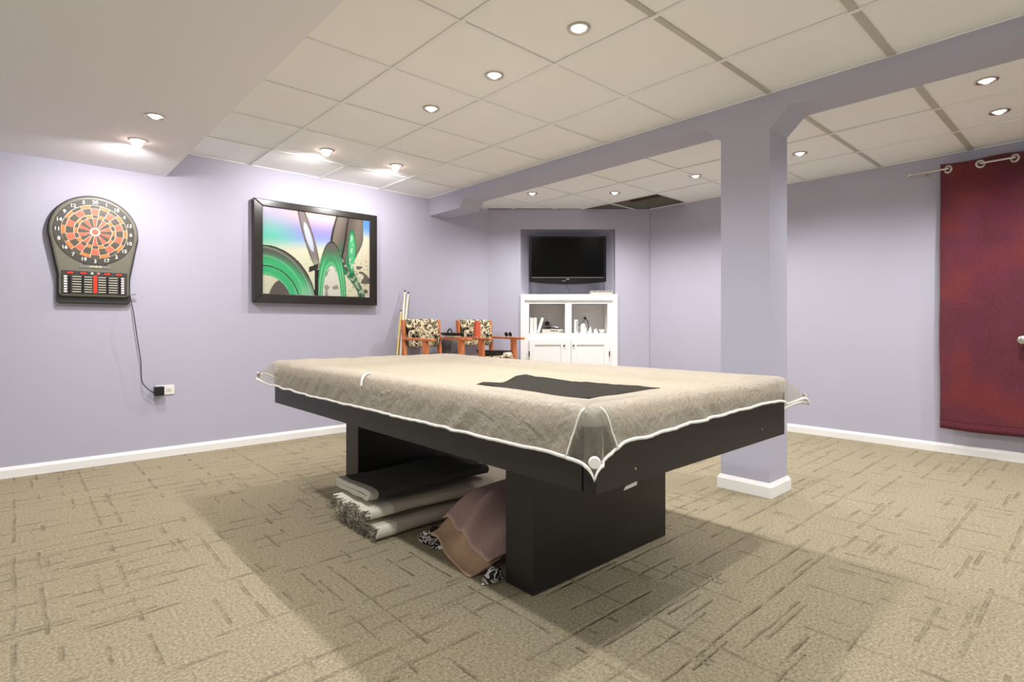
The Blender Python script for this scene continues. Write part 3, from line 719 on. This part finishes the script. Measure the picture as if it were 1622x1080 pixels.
def art(u, v):      # u right, v down, 0..1 -> sRGB of the print
    # backdrop
    top = mixc((246, 214, 200), (170, 160, 232), sm(.0, .26, v)); top = mixc(top, (150, 190, 246), sm(.2, .42, v))
    lft = mixc((206, 196, 226), (122, 226, 200), sm(.05, .34, v))
    c = mixc(lft, top, sm(.05, .42, u))
    c = mixc(c, (250, 248, 214), sm(.30, .50, v + .10 * (u - .3)))
    if u > .9: c = mixc((110, 170, 250), (252, 244, 214), sm(.08, .28, v))
    n1 = noise.noise(Vector((u * 30 + v * 18, v * 46, 1)))
    if v > .42 and n1 > .28: c = mixc(c, (168, 150, 118) if u > .8 else (206, 232, 190), .55 * sm(.42, .6, v))
    if v > .6 and u > .86 and noise.noise(Vector((u * 14, v * 12, 6))) > .1: c = mixc(c, (70, 66, 60), .75)
    # slanted blade with a hole
    a = R(-17); du, dv = (u - .40) * 1.32, v - .30
    p, q = du * math.cos(a) - -dv * math.sin(a), dv * math.cos(a) + -du * math.sin(a) * -1
    p = du * math.cos(a) + dv * math.sin(a); q = -du * math.sin(a) + dv * math.cos(a)
    e1 = (p / .060) ** 2 + (q / .44) ** 2
    if e1 < 1 and v < .74:
        c = mixc((150, 136, 132), (92, 84, 82), sm(.4, 1, e1))
        if (p / .034) ** 2 + ((q - .0) / .18) ** 2 < 1: c = (214, 226, 246)
        if v > .5: c = mixc(c, (190, 214, 176), sm(.5, .7, v))
    # right column of twisted glass
    lo, hi = .66 - .06 * math.sin(min(v, .6) * 4) + .26 * sm(.45, 1, v), .93 - .10 * sm(.25, .62, v) + .12 * sm(.62, 1, v)
    if lo < u < hi:
        t = (u - lo) / (hi - lo)
        c = mixc((104, 92, 86), (138, 126, 112), .5 + .5 * math.sin(t * 9 + v * 2))
        c = mixc(c, (52, 158, 98), sm(.22, .62, v) * (.5 + .5 * math.sin(t * 15 + v * 7)))
        if .42 < t < .47 or .06 > t: c = (40, 38, 34)
        if v > .45 and noise.noise(Vector((u * 34, v * 20, 3))) > .15: c = mixc(c, (226, 240, 214), .7)
        ee = ((u - .815) / .042) ** 2 + ((v - .44) / .30) ** 2
        if ee < 1: c = mixc((92, 206, 140), (34, 120, 76), sm(.4, 1, ee))
        if ee < .6 and noise.noise(Vector((u * 40, v * 16, 2))) > .22: c = (206, 236, 206)
    # middle arch
    cu, cv_ = (u - .615) / .145, (1.12 - v) / .80
    e = math.hypot(cu, cv_)
    if e < 1 and v > .32:
        if e > .62:
            t = (e - .62) / .38
            c = mixc((64, 196, 118), (110, 96, 90), sm(.5, 1.0, (1 - v) * 1.5))
            c = mixc(c, (226, 244, 216), .75 * max(0, math.sin(t * 17 + u * 20)) * sm(.45, .75, v))
            if t > .93: c = (64, 58, 54)
        else:
            c = (246, 244, 226) if noise.noise(Vector((u * 22, v * 14, 9))) < .34 else (176, 166, 150)
    # dark post between the arches
    if .455 < u + .02 * (v - .8) < .49 and v > .68: c = (46, 42, 38)
    if .40 < u < .49 and .66 < v + (u - .4) * .6 < .725: c = (60, 54, 48)
    # big left arch
    e = math.hypot((u - .02) / .455, (1.16 - v) / .72)
    if e < 1:
        if e > .52:
            t = (e - .52) / .48
            c = mixc((70, 204, 128), (104, 94, 88), sm(.42, .9, t - .25 * sm(.5, 1, v)))
            c = mixc(c, (190, 244, 206), .4 * max(0, math.sin(t * 22 + u * 6)) ** 3)
            c = mixc(c, (232, 248, 220), .5 * sm(.75, 1, v) * sm(.22, .4, u))
            if t > .955: c = (48, 44, 42)
            if .30 < t < .34: c = (54, 70, 56)
        else:
            c = (240, 240, 206)
            if math.hypot((u - .20) / .15, (1.08 - v) / .27) < 1: c = (108, 98, 90)
            if math.hypot((u - .30) / .05, (1.02 - v) / .16) < 1: c = (230, 238, 214)
    return c
GU, GV = 210, 150
px0, px1, pz0, pz1 = FX0 + fw - .004, FX1 - fw + .004, FZ0 + fw - .004, FZ1 - fw * .75 + .004
mp_ = MB().grid(lambda u, v: Vector((px0 + (px1 - px0) * u, PYF + .014, pz1 + (pz0 - pz1) * v)), GU, GV)
po = mp_.build('art_print', None, pc)
at = po.data.color_attributes.new('ink', 'FLOAT_COLOR', 'POINT')
fl = []
for j in range(GV + 1):
    for i in range(GU + 1): fl += lin(tuple(v * .77 for v in art(i / GU, j / GV)))
at.data.foreach_set('color', fl)
na = N('printed_ink'); vc = na.node('ShaderNodeVertexColor', layer_name='ink'); na.base(vc.outputs[0], .22, 0, .5); po.data.materials.append(na.m)
B('backing_board', M_BPLAST, pc, FX0 + .02, FX1 - .02, PYF + .02, YL - .004, FZ0 + .02, FZ1 - .02)

# ------------------------------------------------------------------ niche: cabinet, television and what stands there
def niche(name, label, cat, r, y, z, group=None):
    p = org + RGT * r + FWD * y
    return thing(name, label, cat, (p.x, p.y, z), ROT, group)
def nb(o, r0, r1, y0, y1, z0, z1):     # box given in niche coordinates, local to thing o placed by niche()
    q = Vector(o.location); rr0 = (q - org).dot(RGT); yy0 = (q - org).dot(FWD); zz = q.z
    return MB().box(r0 - rr0, r1 - rr0, y0 - yy0, y1 - yy0, z0 - zz, z1 - zz)
cabm = (NL + CABR) / 2
cab = niche('built_in_cabinet', 'white built-in cabinet with two open cubbies and panel doors under the television', 'cabinet', cabm, 0, 0)
K0, K1, K2, K3 = dg((838,)), dg((895,)), dg((905,)), dg((962,))
ZK1, ZK0 = dz(481), dz(527.5)
FY0, FY1, CD = -.022, 0.004, .36
def cbx(name, mat, *a, bevel=0, parent=None):
    m = MB()
    for b in a: m.box(b[0] - cabm, b[1] - cabm, b[2], b[3], b[4], b[5])
    return m.build(name, mat, parent or cab, world=False, bevel=bevel)
ZD1 = dz(540)
cbx('face_frame', M_CABW, (NL + .002, K0, FY0, FY1, 0.0, CABT), (K3, CABR - .002, FY0, FY1, 0.0, CABT), (K0, K3, FY0, FY1, ZK1, CABT), (K0, K3, FY0, FY1, ZD1 - .05, ZK0), (K1, K2, FY0, FY1, ZK0, ZK1), (K1, K2, FY0, FY1, .10, ZD1 - .05), (K0, K3, FY0, FY1, 0.0, .10))
cbx('cabinet_top', M_CABW, (NL + .004, CABR - .004, .005, CD, CABT - .03, CABT - .001))
M_CUB = plain('taupe_cubby_paint', (230, 226, 222), .7, var=.02)
cbx('cubby_back', M_CUB, (K0 - .02, K3 + .02, .30, .31, .02, CABT - .035))
cbx('cubby_side', M_CUB, (K0 - .02, K0 - .001, FY1, .30, ZK0 - .04, CABT - .035)); cbx('cubby_side', M_CUB, (K3 + .001, K3 + .02, FY1, .30, ZK0 - .04, CABT - .035))
cbx('cubby_divider', M_CUB, (K1 + .003, K2 - .003, FY1, .30, ZK0 - .04, CABT - .035))
cbx('cubby_shelf', M_CABW, (K0 - .018, K3 + .018, FY1, .30, ZK0 - .03, ZK0 - .002))
mo = MB()
z_ = dz(476.5)
mo.hexa([(K0 - .03 - cabm, FY0, z_ - .012), (K0 - .03 - cabm, FY0 - .008, z_ - .012), (K3 + .04 - cabm, FY0 - .008, z_ - .012), (K3 + .04 - cabm, FY0, z_ - .012),
         (K0 - .05 - cabm, FY0, z_ + .010), (K0 - .05 - cabm, FY0 - .022, z_ + .010), (K3 + .06 - cabm, FY0 - .022, z_ + .010), (K3 + .06 - cabm, FY0, z_ + .010)])
mo.build('crown_moulding', M_CABW, cab, world=False)
for s, (d0, d1) in enumerate(((dg((838.5,)), dg((896.5,))), (dg((904.5,)), dg((964,))))):
    zt, zb = dz(538.5), .12; y0 = FY0 - .019
    sw = .062
    dr = cbx('door', M_CABW, (d0, d0 + sw, y0, FY0 - .001, zb, zt), (d1 - sw, d1, y0, FY0 - .001, zb, zt), (d0 + sw, d1 - sw, y0, FY0 - .001, zt - .055, zt), (d0 + sw, d1 - sw, y0, FY0 - .001, zb, zb + .06), bevel=.002)
    cbx('door_panel', M_CABW, (d0 + sw - .002, d1 - sw + .002, FY0 - .007, FY0 - .0015, zb + .05, zt - .05), parent=dr)
    kx = (d1 - .025) if s == 0 else (d0 + .025)
    MB().lathe([(0, -.022), (.008, -.021), (.011, -.015), (.006, -.006), (.005, 0)], (kx - cabm, y0, zt - .062), (0, 1, 0), 16).build('knob', M_BPLAST, dr, world=False, smooth=True)
    hx = d0 - .003 if s == 0 else d1 + .003
    MB().cyl((hx - cabm, y0 - .004, dz(564)), (hx - cabm, y0 - .004, dz(556)), .007, n=10).build('hinge', plain('bronze_hinge', (84, 66, 52), .4, .6), dr, world=False)
# books and gadgets in the cubbies
def bx(name, label, cat, mat, r0, r1, y0, y1, z0, z1, group=None, bevel=.002, tilt=0):
    o = niche(name, label, cat, (r0 + r1) / 2, (y0 + y1) / 2, z0, group)
    ob = nb(o, r0, r1, y0, y1, z0, z1).build('body', mat, o, world=False, bevel=bevel)
    if tilt: ob.rotation_euler = (0, tilt, 0)
    return o
zs = ZK0
M_PAPER = plain('page_white', (236, 232, 224), .7)
spines = [(225, 222, 214), (240, 238, 234), (206, 200, 190), (236, 228, 214), (228, 230, 232)]
r = dg((839.5,))
for k, w in enumerate((.014, .020, .016, .018, .015)):
    o = niche('paperback', ['pale paperback farthest left in the left cubby', 'white paperback second from the left in the left cubby', 'greyish paperback in the middle of the upright row in the left cubby', 'cream paperback second from the right of the upright row', 'white paperback at the right end of the upright row'][k], 'book', r + w / 2, .12, zs, 'upright paperbacks in the left cubby')
    h = .185 - .004 * (k % 3)
    pg = nb(o, r + .0015, r + w - .0025, .048, .168, zs + .003, zs + h - .003).build('pages', M_PAPER, o, world=False)
    nb(o, r, r + .0013, .045, .17, zs, zs + h).build('cover', plain('spine%d' % k, spines[k], .5), o, world=False)
    nb(o, r + w - .0022, r + w - .001, .045, .17, zs, zs + h).build('cover', plain('spine%d' % k, spines[k], .5), o, world=False)
    nb(o, r, r + w - .001, .043, .0455, zs, zs + h).build('spine', plain('spine%d' % k, spines[k], .5), o, world=False)
    r += w
o = niche('leaning_book', 'white book leaning against nothing to the right, beside the upright paperbacks', 'book', dg((852.3,)), .10, zs)
tl = R(17)
for nm, mt, a in (('cover', plain('white_cover', (240, 240, 238), .4), (-.015, .015, -.05, .07, 0, .18)), ('pages', M_PAPER, (-.012, .012, -.046, .071, .003, .183))):
    ob = MB().box(*a).build(nm, mt, o, world=False); ob.rotation_euler = (0, tl, 0); ob.location = (.004, 0, .006)
o['label'] = 'white book tilted to the right beside the upright paperbacks in the cubby'
dv = bx('disc_player', 'flat pale grey disc player on the floor of the left cubby', 'disc player', plain('silver_plastic', (206, 198, 188), .35), dg((859,)), dg((893.5,)), .04, .22, zs, zs + .045, bevel=.006)
nb(dv, dg((872,)), dg((884,)), .037, .041, zs + .022, zs + .030).build('disc_slot', M_BPLAST, dv, world=False)
for q in (887, 890): nb(dv, dg((q,)), dg((q + 1.6,)), .036, .041, zs + .012, zs + .022).build('button', M_BPLAST, dv, world=False)
cw = niche('black_cable_coil', 'tangle of black and white cable lying on the disc player', 'cable', dg((876,)), .12, zs + .046)
pts = [Vector((.09 * math.cos(t * .9) * (.6 + .4 * math.sin(t * .37)), .05 * math.sin(t * .9), .006 + .010 * (1 + math.sin(t * 1.7)))) for t in range(0, 26)]
MB().tube(smooth_path(pts, 5), .005, 6).build('cable_loops', M_BPLAST, cw, world=False, smooth=True)
MB().tube(smooth_path([p * .6 + Vector((.03, -.02, .012)) for p in pts[:14]], 5), .005, 6).build('white_lead', M_WHITEP, cw, world=False, smooth=True)
def plate(r, z, label):
    o = niche('outlet_plate', label, 'outlet', r, .30, z - .055)
    nb(o, r - .036, r + .036, .293, .2995, z - .057, z + .057).build('cover_plate', M_WHITEP, o, world=False, bevel=.002)
    for q in (-.022, .022): nb(o, r - .014, r + .014, .291, .294, z + q - .014, z + q + .014).build('receptacle', plain('ivory_plastic', (224, 218, 206), .4), o, world=False)
    return o
plate(dg((867,)) * 1.045, dz(505) + .01, 'white outlet plate at the back of the left cubby')
plate(dg((927,)) * 1.045, dz(503) + .005, 'white outlet plate at the back of the right cubby')
ad = niche('plug_adapter', 'round black plug adapter in the outlet of the left cubby', 'plug', dg((867.5,)) * 1.03, .27, dz(512))
MB().lathe([(0, -.05), (.022, -.048), (.027, -.03), (.027, .018), (0, .018)], (0, 0, 0), (0, 1, 0)).build('plug_body', M_BPLAST, ad, world=False, autos=40)
pg = niche('wall_plug', 'black plug with trailing cords in the outlet of the right cubby', 'plug', dg((928,)) * 1.03, .27, dz(503))
MB().cyl((0, .02, 0), (0, -.02, 0), .014, n=14).build('plug_body', M_BPLAST, pg, world=False)
MB().tube(smooth_path([Vector((0, -.02, 0)), Vector((.025, -.03, -.035)), Vector((.035, -.05, -.09)), Vector((.032, -.08, -.14)), Vector((.02, -.10, -.155))]), .005, 7).build('cord', M_BPLAST, pg, world=False, smooth=True)
MB().tube(smooth_path([Vector((0, -.02, -.01)), Vector((-.03, -.03, -.05)), Vector((-.08, -.05, -.085)), Vector((-.10, -.07, -.10))]), .004, 7).build('second_cord', plain('grey_cord', (120, 116, 110), .5), pg, world=False, smooth=True)
gb = niche('game_box', 'white upright game case with dark stripe in the right cubby', 'game case', dg((913,)), .11, zs)
nb(gb, dg((910,)), dg((916,)), .04, .19, zs, zs + .158).build('case', M_WHITEP, gb, world=False, bevel=.002)
nb(gb, dg((913.6,)), dg((914.8,)), .0385, .041, zs + .02, zs + .14).build('spine_stripe', plain('teal_grey', (96, 116, 118), .5), gb, world=False)
wp = niche('white_crumpled_paper', 'heap of white crumpled paper in the right cubby below the outlet', 'paper', dg((925.5,)), .12, zs)
def heap(o, rx, ry, rz, seed, mat, name='sheet', off=(0, 0, 0)):
    def f(u, v):
        th = u * 2 * math.pi; ph = v * math.pi / 2
        d = Vector((math.cos(th) * math.cos(ph), math.sin(th) * math.cos(ph), math.sin(ph)))
        k = 1 + .5 * noise.noise(d * 2.2 + Vector((seed, 0, 0))) + .25 * noise.noise(d * 6 + Vector((0, seed, 0)))
        return Vector((d.x * rx * k, d.y * ry * k, max(.001, d.z * rz * k))) + Vector(off)
    return MB().grid(f, 28, 12).build(name, mat, o, world=False, autos=45)
heap(wp, .038, .05, .10, 3, M_WHITEP)
for px_, rw, hh, lb, sd in ((936.5, .022, .055, 'small rounded white figurine beside the crumpled paper in the right cubby', 11), (945.5, .022, .042, 'white knick-knack between figurine and dish in the right cubby', 13)):
    fg = niche('figurine', lb, 'figurine', dg((px_,)), .11, zs)
    heap(fg, rw, .03, hh, sd, M_WHITEP, 'figure_body'); heap(fg, rw * .4, .014, hh * .5, sd + 1, M_WHITEP, 'figure_head', (.006, 0, hh * .75))
dh = niche('small_dish', 'white shallow dish at the right end of the right cubby', 'dish', dg((956,)), .12, zs)
MB().lathe([(0, .002), (.022, .002), (.034, .024), (.038, .042), (.035, .042), (.030, .026), (.02, .008), (0, .008)]).build('bowl', M_WHITEP, dh, world=False, smooth=True)
nb(dh, dg((957,)), dg((961,)), .09, .12, zs + .012, zs + .02).build('dark_chip', M_BPLAST, dh, world=False) if False else None
# on the cabinet top
sb = bx('set_top_box', 'silver-grey set-top box on the right end of the cabinet top', 'set-top box', plain('warm_silver', (196, 194, 182), .35), dg((935.5,)), dg((970.5,)), .005, .17, CABT, CABT + .042, bevel=.006)
nb(sb, dg((936.5,)), dg((969.5,)), .003, .0065, CABT + .028, CABT + .037).build('front_band', plain('dark_olive_band', (96, 92, 76), .4), sb, world=False)
rm = bx('remote_control', 'thin black remote lying on the cabinet top below the television', 'remote', M_BPLAST, dg((850,)), dg((871,)), .10, .145, CABT, CABT + .016, bevel=.004)
m = MB()
for q in range(6): m.box(-.06 + q * .02, -.052 + q * .02, -.012, .0, .015, .018)
m.build('buttons', plain('grey_keys', (110, 110, 108), .5), rm, world=False)
# television
tvr = (dg((838,)) + dg((960,))) / 2; tw = dg((960,)) - dg((838,)); tz0, tz1 = dz(450), dz(373)
TY = .045
k_ = (DD + TY) / DD
tv = niche('television', 'black flat-screen television hung in the wall niche above the white cabinet', 'television', tvr * k_, TY, tz0)
hw = tw / 2 * k_; th_ = (tz1 - tz0)
chin = .075
pts = [(-hw, th_), (-hw, .03)] + [(-hw + 2 * hw * q / 16, .03 - .03 * math.sin(math.pi * q / 16)) for q in range(1, 16)] + [(hw, .03), (hw, th_)]
MB().prism(pts, -.02, .05, 'y').build('housing', M_BGLOSS, tv, world=False, bevel=.006)
MB().box(-hw + .03, hw - .03, -.024, -.019, chin + .012, th_ - .022).build('screen', plain('black_glass_screen', (2, 2, 2), .25, var=0, spec=.15), tv, world=False)
MB().box(-hw + .03, hw - .03, -.0235, -.019, chin + .003, chin + .008).build('silver_line', M_CHROME, tv, world=False)
MB().box(-.018, .018, -.0225, -.019, chin - .018, chin - .008).build('badge', M_CHROME, tv, world=False)
MB().box(-.07, -.02, -.0225, -.019, chin - .036, chin - .032).build('indicator_text', plain('grey_print', (150, 150, 150), .5), tv, world=False)
MB().box(-.12, .12, .05, .10, th_ * .3, th_ * .8).box(-.04, .04, .09, dp - TY - .003, th_ * .45, th_ * .65).build('wall_bracket', M_BPLAST, tv, world=False)
MB().tube(smooth_path([Vector((.0, .06, .02)), Vector((.01, .10, -.04)), Vector((.03, .11, -.08))]), .005, 6).build('cable', plain('grey_cord', (120, 116, 110), .5), tv, world=False, smooth=True)

# ------------------------------------------------------------------ spectator chairs
def chair(x0, x1, yb, label):
    """tall oak armchair, back towards the left wall, facing -y"""
    o = thing('spectator_chair', label, 'chair', ((x0 + x1) / 2, yb - .22, 0), 0, 'tall spectator chairs')
    w = x1 - x0; L = -w / 2; Rr = w / 2; yB = .22; yF = -.20
    for x in (L + .02, Rr - .02):
        MB().bar((x, yB + .02, 0), (x, yB - .03, .66), .038, .05, (0, 1, 0)).build('rear_leg', M_WOOD, o, world=False, bevel=.006)
        MB().bar((x, yB - .03, .64), (x, yB + .015, 1.075), .034, .045, (0, 1, 0)).build('back_post', M_WOOD, o, world=False, bevel=.008)
        MB().bar((x, yF - .01, 0), (x, yF + .03, .872), .046, .060, (0, 1, 0)).build('front_leg', M_WOOD, o, world=False, bevel=.006)
        MB().hexa([(x - .030, yF - .12, .868), (x + .030, yF - .12, .868), (x + .024, yB + .0, .875), (x - .024, yB + .0, .875),
                   (x - .030, yF - .12, .892), (x + .030, yF - .12, .892), (x + .024, yB + .0, .899), (x - .024, yB + .0, .899)]).build('armrest', M_WOOD, o, world=False, bevel=.006)
        MB().bar((x, yB - .01, .28), (x, yF, .28), .024, .04).build('side_stretcher', M_WOOD, o, world=False, bevel=.004)
    MB().bar((L + .02, yF, .30), (Rr - .02, yF, .30), .03, .05).build('footrest', M_WOOD, o, world=False, bevel=.004)
    MB().box(L + .02, Rr - .02, yF - .01, yB - .02, .60, .645).build('seat_frame', M_WOOD, o, world=False, bevel=.004)
    def seatp(u, v):
        e = min(u, 1 - u, v, 1 - v); z = .648 + .045 * sm(0, .12, e) ** .6
        return Vector((L + .03 + (w - .06) * u, yF - .02 + (yB - .06 - yF) * v, z))
    MB().grid(seatp, 14, 14).build('seat_cushion', M_UPH, o, world=False, smooth=True, solid=.01)
    def backp(u, v):   # closed pillow around
        t = v * 2 * math.pi
        zc, hz = .94, .145
        yc = yB - .015 + .035 * math.sin(u * math.pi) * 1.0
        cz, sy_ = math.cos(t), math.sin(t)
        pz = abs(cz) ** .45 * (1 if cz > 0 else -1); py_ = abs(sy_) ** .8 * (1 if sy_ > 0 else -1)
        e = sm(0, .06, min(u, 1 - u)) * .25 + .75
        return Vector((L + .038 + (w - .076) * u, yc - py_ * .034 * e + (pz * .02), zc + pz * hz * e))
    MB().grid(backp, 20, 28).build('back_cushion', M_UPH, o, world=False, smooth=True)
    return o
chair(2.865, 3.325, 4.80, 'tall oak armchair with printed back standing beside the pool cues')
chair(3.545, 4.035, 4.80, 'tall oak armchair with printed back standing nearer the white cabinet')
# pool cues leaning in the corner by the first chair
M_CUEW = plain('pale_maple', (236, 224, 196), .35); M_CUEY = plain('yellow_ash', (214, 190, 112), .35)
def cue(label, tip, base, mat, wrap):
    o = thing('pool_cue', label, 'pool cue', base, 0, 'pool cues leaning on the left wall')
    a, b = Vector(base), Vector(tip)
    q = lambda t: a.lerp(b, t)
    MB().tube([q(0), q(.02), q(.28)], [.013, .0155, .0125], 12).build('butt', wrap, o, smooth=True)
    MB().tube([q(.28), q(.62), q(.975)], [.0125, .011, .0085], 12).build('shaft', mat, o, smooth=True)
    MB().tube([q(.975), q(.985)], [.0086, .0086], 12).build('ferrule', M_WHITEP, o)
    MB().tube([q(.985), q(1)], [.0082, .0075], 12).build('tip', M_BPLAST, o)
    MB().tube([q(.275), q(.29)], [.0135, .0135], 12).build('joint_collar', M_BPLAST, o)
cue('tallest pale pool cue leaning beside the oak chair', onY(641.5, 459.5, 4.94), (2.735, 4.70, .006), M_CUEW, M_CUEW)
cue('pale pool cue just right of the tallest cue', onY(647, 462.5, 4.93), (2.775, 4.80, .006), M_CUEW, M_CUEY)
cue('shorter yellowish pool cue leftmost of the three leaning cues', onY(635.5, 491, 4.945), (2.69, 4.72, .006), M_CUEY, M_CUEW)
# things on and between the chairs
ax = 3.305
bk2 = tag(B('pale_book', plain('cream_cover', (232, 222, 196), .6), None, ax - .035, ax + .045, 4.47, 4.64, .8995, .917, bevel=.003), 'cream book lying on the right arm of the chair by the cues', 'book')
bt_ = thing('black_tray', 'shallow black tray resting on the cream book on the chair arm', 'tray', (ax, 4.56, .918))
MB().hexa([(ax - .05, 4.46, .918), (ax + .05, 4.46, .918), (ax + .05, 4.66, .918), (ax - .05, 4.66, .918), (ax - .06, 4.44, .94), (ax + .06, 4.44, .94), (ax + .06, 4.68, .94), (ax - .06, 4.68, .94)]).build('tray_body', M_BPLAST, bt_)
MB().box(ax - .064, ax + .064, 4.436, 4.684, .9405, .945).build('tray_rim', M_BPLAST, bt_, bevel=.002)
bg = thing('carrying_bag', 'dark grey soft bag with handle standing between the two oak chairs', 'bag', (3.45, 4.80, 0))
def bagp(u, v):
    t = u * 2 * math.pi; ct, st_ = math.cos(t), math.sin(t)
    s = lambda a, e: abs(a) ** e * (1 if a > 0 else -1)
    k = 1 - .28 * v - .6 * max(0, v - .93) / .07 + .03 * noise.noise(Vector((ct * 2, st_ * 2, v * 4)))
    return Vector((3.45 + .085 * s(ct, .5) * k, 4.80 + .13 * s(st_, .5) * k, .002 + .93 * v))
MB().grid(bagp, 32, 24).build('bag_body', plain('charcoal_nylon', (92, 92, 94), .7, bump=.1), bg, smooth=True)
MB().tube([Vector((3.45, 4.80 + .05 * math.cos(t), .90 + .08 * math.sin(t))) for t in [math.pi * k / 12 for k in range(13)]], .008, 8).build('handle', M_BPLAST, bg, smooth=True)
rb = thing('orange_box', 'tall narrow orange-red box standing on the left arm of the chair near the cabinet', 'box', (3.565, 4.48, .90))
MB().hexa([(3.53, 4.455, .9), (3.60, 4.455, .9), (3.60, 4.50, .9), (3.53, 4.50, .9), (3.535, 4.46, 1.055), (3.592, 4.46, 1.055), (3.592, 4.495, 1.055), (3.535, 4.495, 1.055)]).build('box_body', plain('orange_red_card', (206, 92, 62), .5), rb, bevel=.003)
MB().box(3.545, 3.582, 4.463, 4.492, 1.0555, 1.066).build('box_lid', plain('red_lid', (188, 60, 48), .5), rb, bevel=.002)
gl = thing('sunglasses', 'small black and white eyeglasses lying on the right chair arm near the cabinet', 'glasses', (4.02, 4.50, .90))
for k in (-1, 1):
    MB().lathe([(0, -.003), (.022, -.003), (.026, 0), (.022, .003), (0, .003)], (4.02 , 4.50 + k * .032, .922), (1, .2, .2), 18).build('lens', M_BPLAST, gl, smooth=True)
    MB().tube([(4.02, 4.50 + k * .058, .925), (4.03, 4.50 + k * .060, .91), (4.04, 4.50 + k * .03, .904)], .003, 6).build('temple', M_WHITEP, gl, smooth=True)
MB().tube([(4.02, 4.49, .926), (4.02, 4.50, .93), (4.02, 4.51, .926)], .003, 6).build('bridge', M_WHITEP, gl, smooth=True)
tr = thing('black_case', 'open black case lying on the seat of the chair near the cabinet', 'case', (3.84, 4.52, .70))
MB().hexa([(3.68, 4.42, .706), (3.97, 4.42, .706), (3.97, 4.60, .706), (3.68, 4.60, .706), (3.66, 4.40, .760), (3.99, 4.40, .748), (3.99, 4.62, .748), (3.66, 4.62, .760)]).build('case_body', M_BGLOSS, tr, bevel=.004)
MB().box(3.86, 3.98, 4.396, 4.401, .722, .735).build('case_label', plain('rose_grey', (170, 140, 136), .5), tr)
for nm, lb, cx, cy, sd, ct in (('crumpled_rag', 'white crumpled rag on the seat of the chair by the cues', 3.19, 4.50, 21, 'rag'), ('paper_pile', 'untidy pale papers on the seat edge of the chair near the cabinet', 3.88, 4.345, 25, 'paper')):
    o = thing(nm, lb, ct, (cx, cy, .70 if sd == 21 else .70)); heap(o, .055, .035, .03, sd, M_PAPER if sd == 21 else M_LITCREAM)
cb_ = thing('ball_tray', 'flat wooden tray with small dark balls on the seat of the chair by the cues', 'tray', (3.02, 4.47, .70))
MB().box(2.94, 3.10, 4.42, 4.52, .702, .718).build('tray_base', plain('pale_wood', (206, 184, 150), .5), cb_, bevel=.003)
for k in range(5):
    MB().lathe([(.017 * math.sin(math.pi * q / 8), -.017 * math.cos(math.pi * q / 8)) for q in range(9)], (2.965 + k * .03, 4.46 + .02 * (k % 2), .736), n=14).build('ball', M_BPLAST, cb_, smooth=True)

# ------------------------------------------------------------------ curtain
RX, RZ = 5.448, 2.252
cr = thing('curtain_rod', 'brushed nickel curtain rod with small ball finial on the right wall', 'curtain rod', (RX, .5, RZ))
MB().cyl((RX, 1.13, RZ), (RX, -1.45, RZ), .0085, n=14).build('rod', M_CHROME, cr)
MB().lathe([(.0085, 0), (.013, .003), (.013, .010), (.009, .014), (.017, .022), (.020, .033), (.016, .045), (0, .050)], (RX, 1.122, RZ), (0, 1, 0), 18).build('finial', M_CHROME, cr, smooth=True)
MB().bar((RX, 1.05, RZ - .012), (XR - .002, 1.05, RZ - .012), .012, .012).cyl((XR - .006, 1.05, RZ - .012), (XR - .001, 1.05, RZ - .012), .022, n=16).build('wall_bracket', M_CHROME, cr)
ct = thing('curtain', 'maroon grommet curtain panel hanging from the rod to above the baseboard', 'curtain', (RX, .2, .2))
GP = .1945; G0 = .899
def wave(y):  # negative = towards the room
    return .030 * math.sin(math.pi * (G0 - y) / GP)
CT1, CT0, CYL, CYR = 2.290, .203, .952, -1.30
def curt(u, v):
    y = CYL + (CYR - CYL) * u; z = CT1 + (CT0 - CT1) * v
    a = 1 - .72 * sm(.04, .6, v)
    x = RX - wave(y) * a * 1.0 + .010 * noise.noise(Vector((y * 4, z * 1.2, 2))) * sm(.1, .5, v) - .004
    zz = z + (.012 * math.cos(2 * math.pi * (y - .6) / .39) * (1 - sm(0, .1, v))) + (.006 * math.sin(y * 7) * sm(.9, 1, v))
    yy = y + .010 * (noise.noise(Vector((z * 1.6, y * 2, 6)))) * sm(.05, .3, v)
    return Vector((x, yy, zz))
MB().grid(curt, 260, 60).build('curtain_panel', M_CURT, ct, smooth=True, solid=.002)
MB().grid(lambda u, v: curt(u, .965 + .002 * v) + Vector((-.003, 0, 0)), 200, 1).build('hem_stitch', plain('dark_thread', (96, 30, 34), .8), ct, smooth=True)
for k in range(11):
    y = G0 - GP * k
    s = 1 if k % 2 == 0 else -1
    ax_ = Vector((-1, .5 * s, 0)).normalized()
    MB().lathe([(.017, -.004), (.026, -.006), (.033, -.002), (.033, .003), (.026, .006), (.017, .004), (.017, -.004)], (RX - .002, y, RZ - .006), ax_, 26).build('grommet', M_CHROME, ct, smooth=True)
hb = thing('curtain_holdback', 'round brushed nickel holdback knob in front of the curtain at frame edge', 'holdback', (5.385, .462, .913))
MB().lathe([(0, -.016), (.016, -.014), (.028, -.008), (.034, 0), (.030, .006), (.012, .008), (.008, .012), (.008, .038)], (0, 0, 0), (1, 0, 0), 24).build('knob', M_CHROME, hb, world=False, smooth=True)
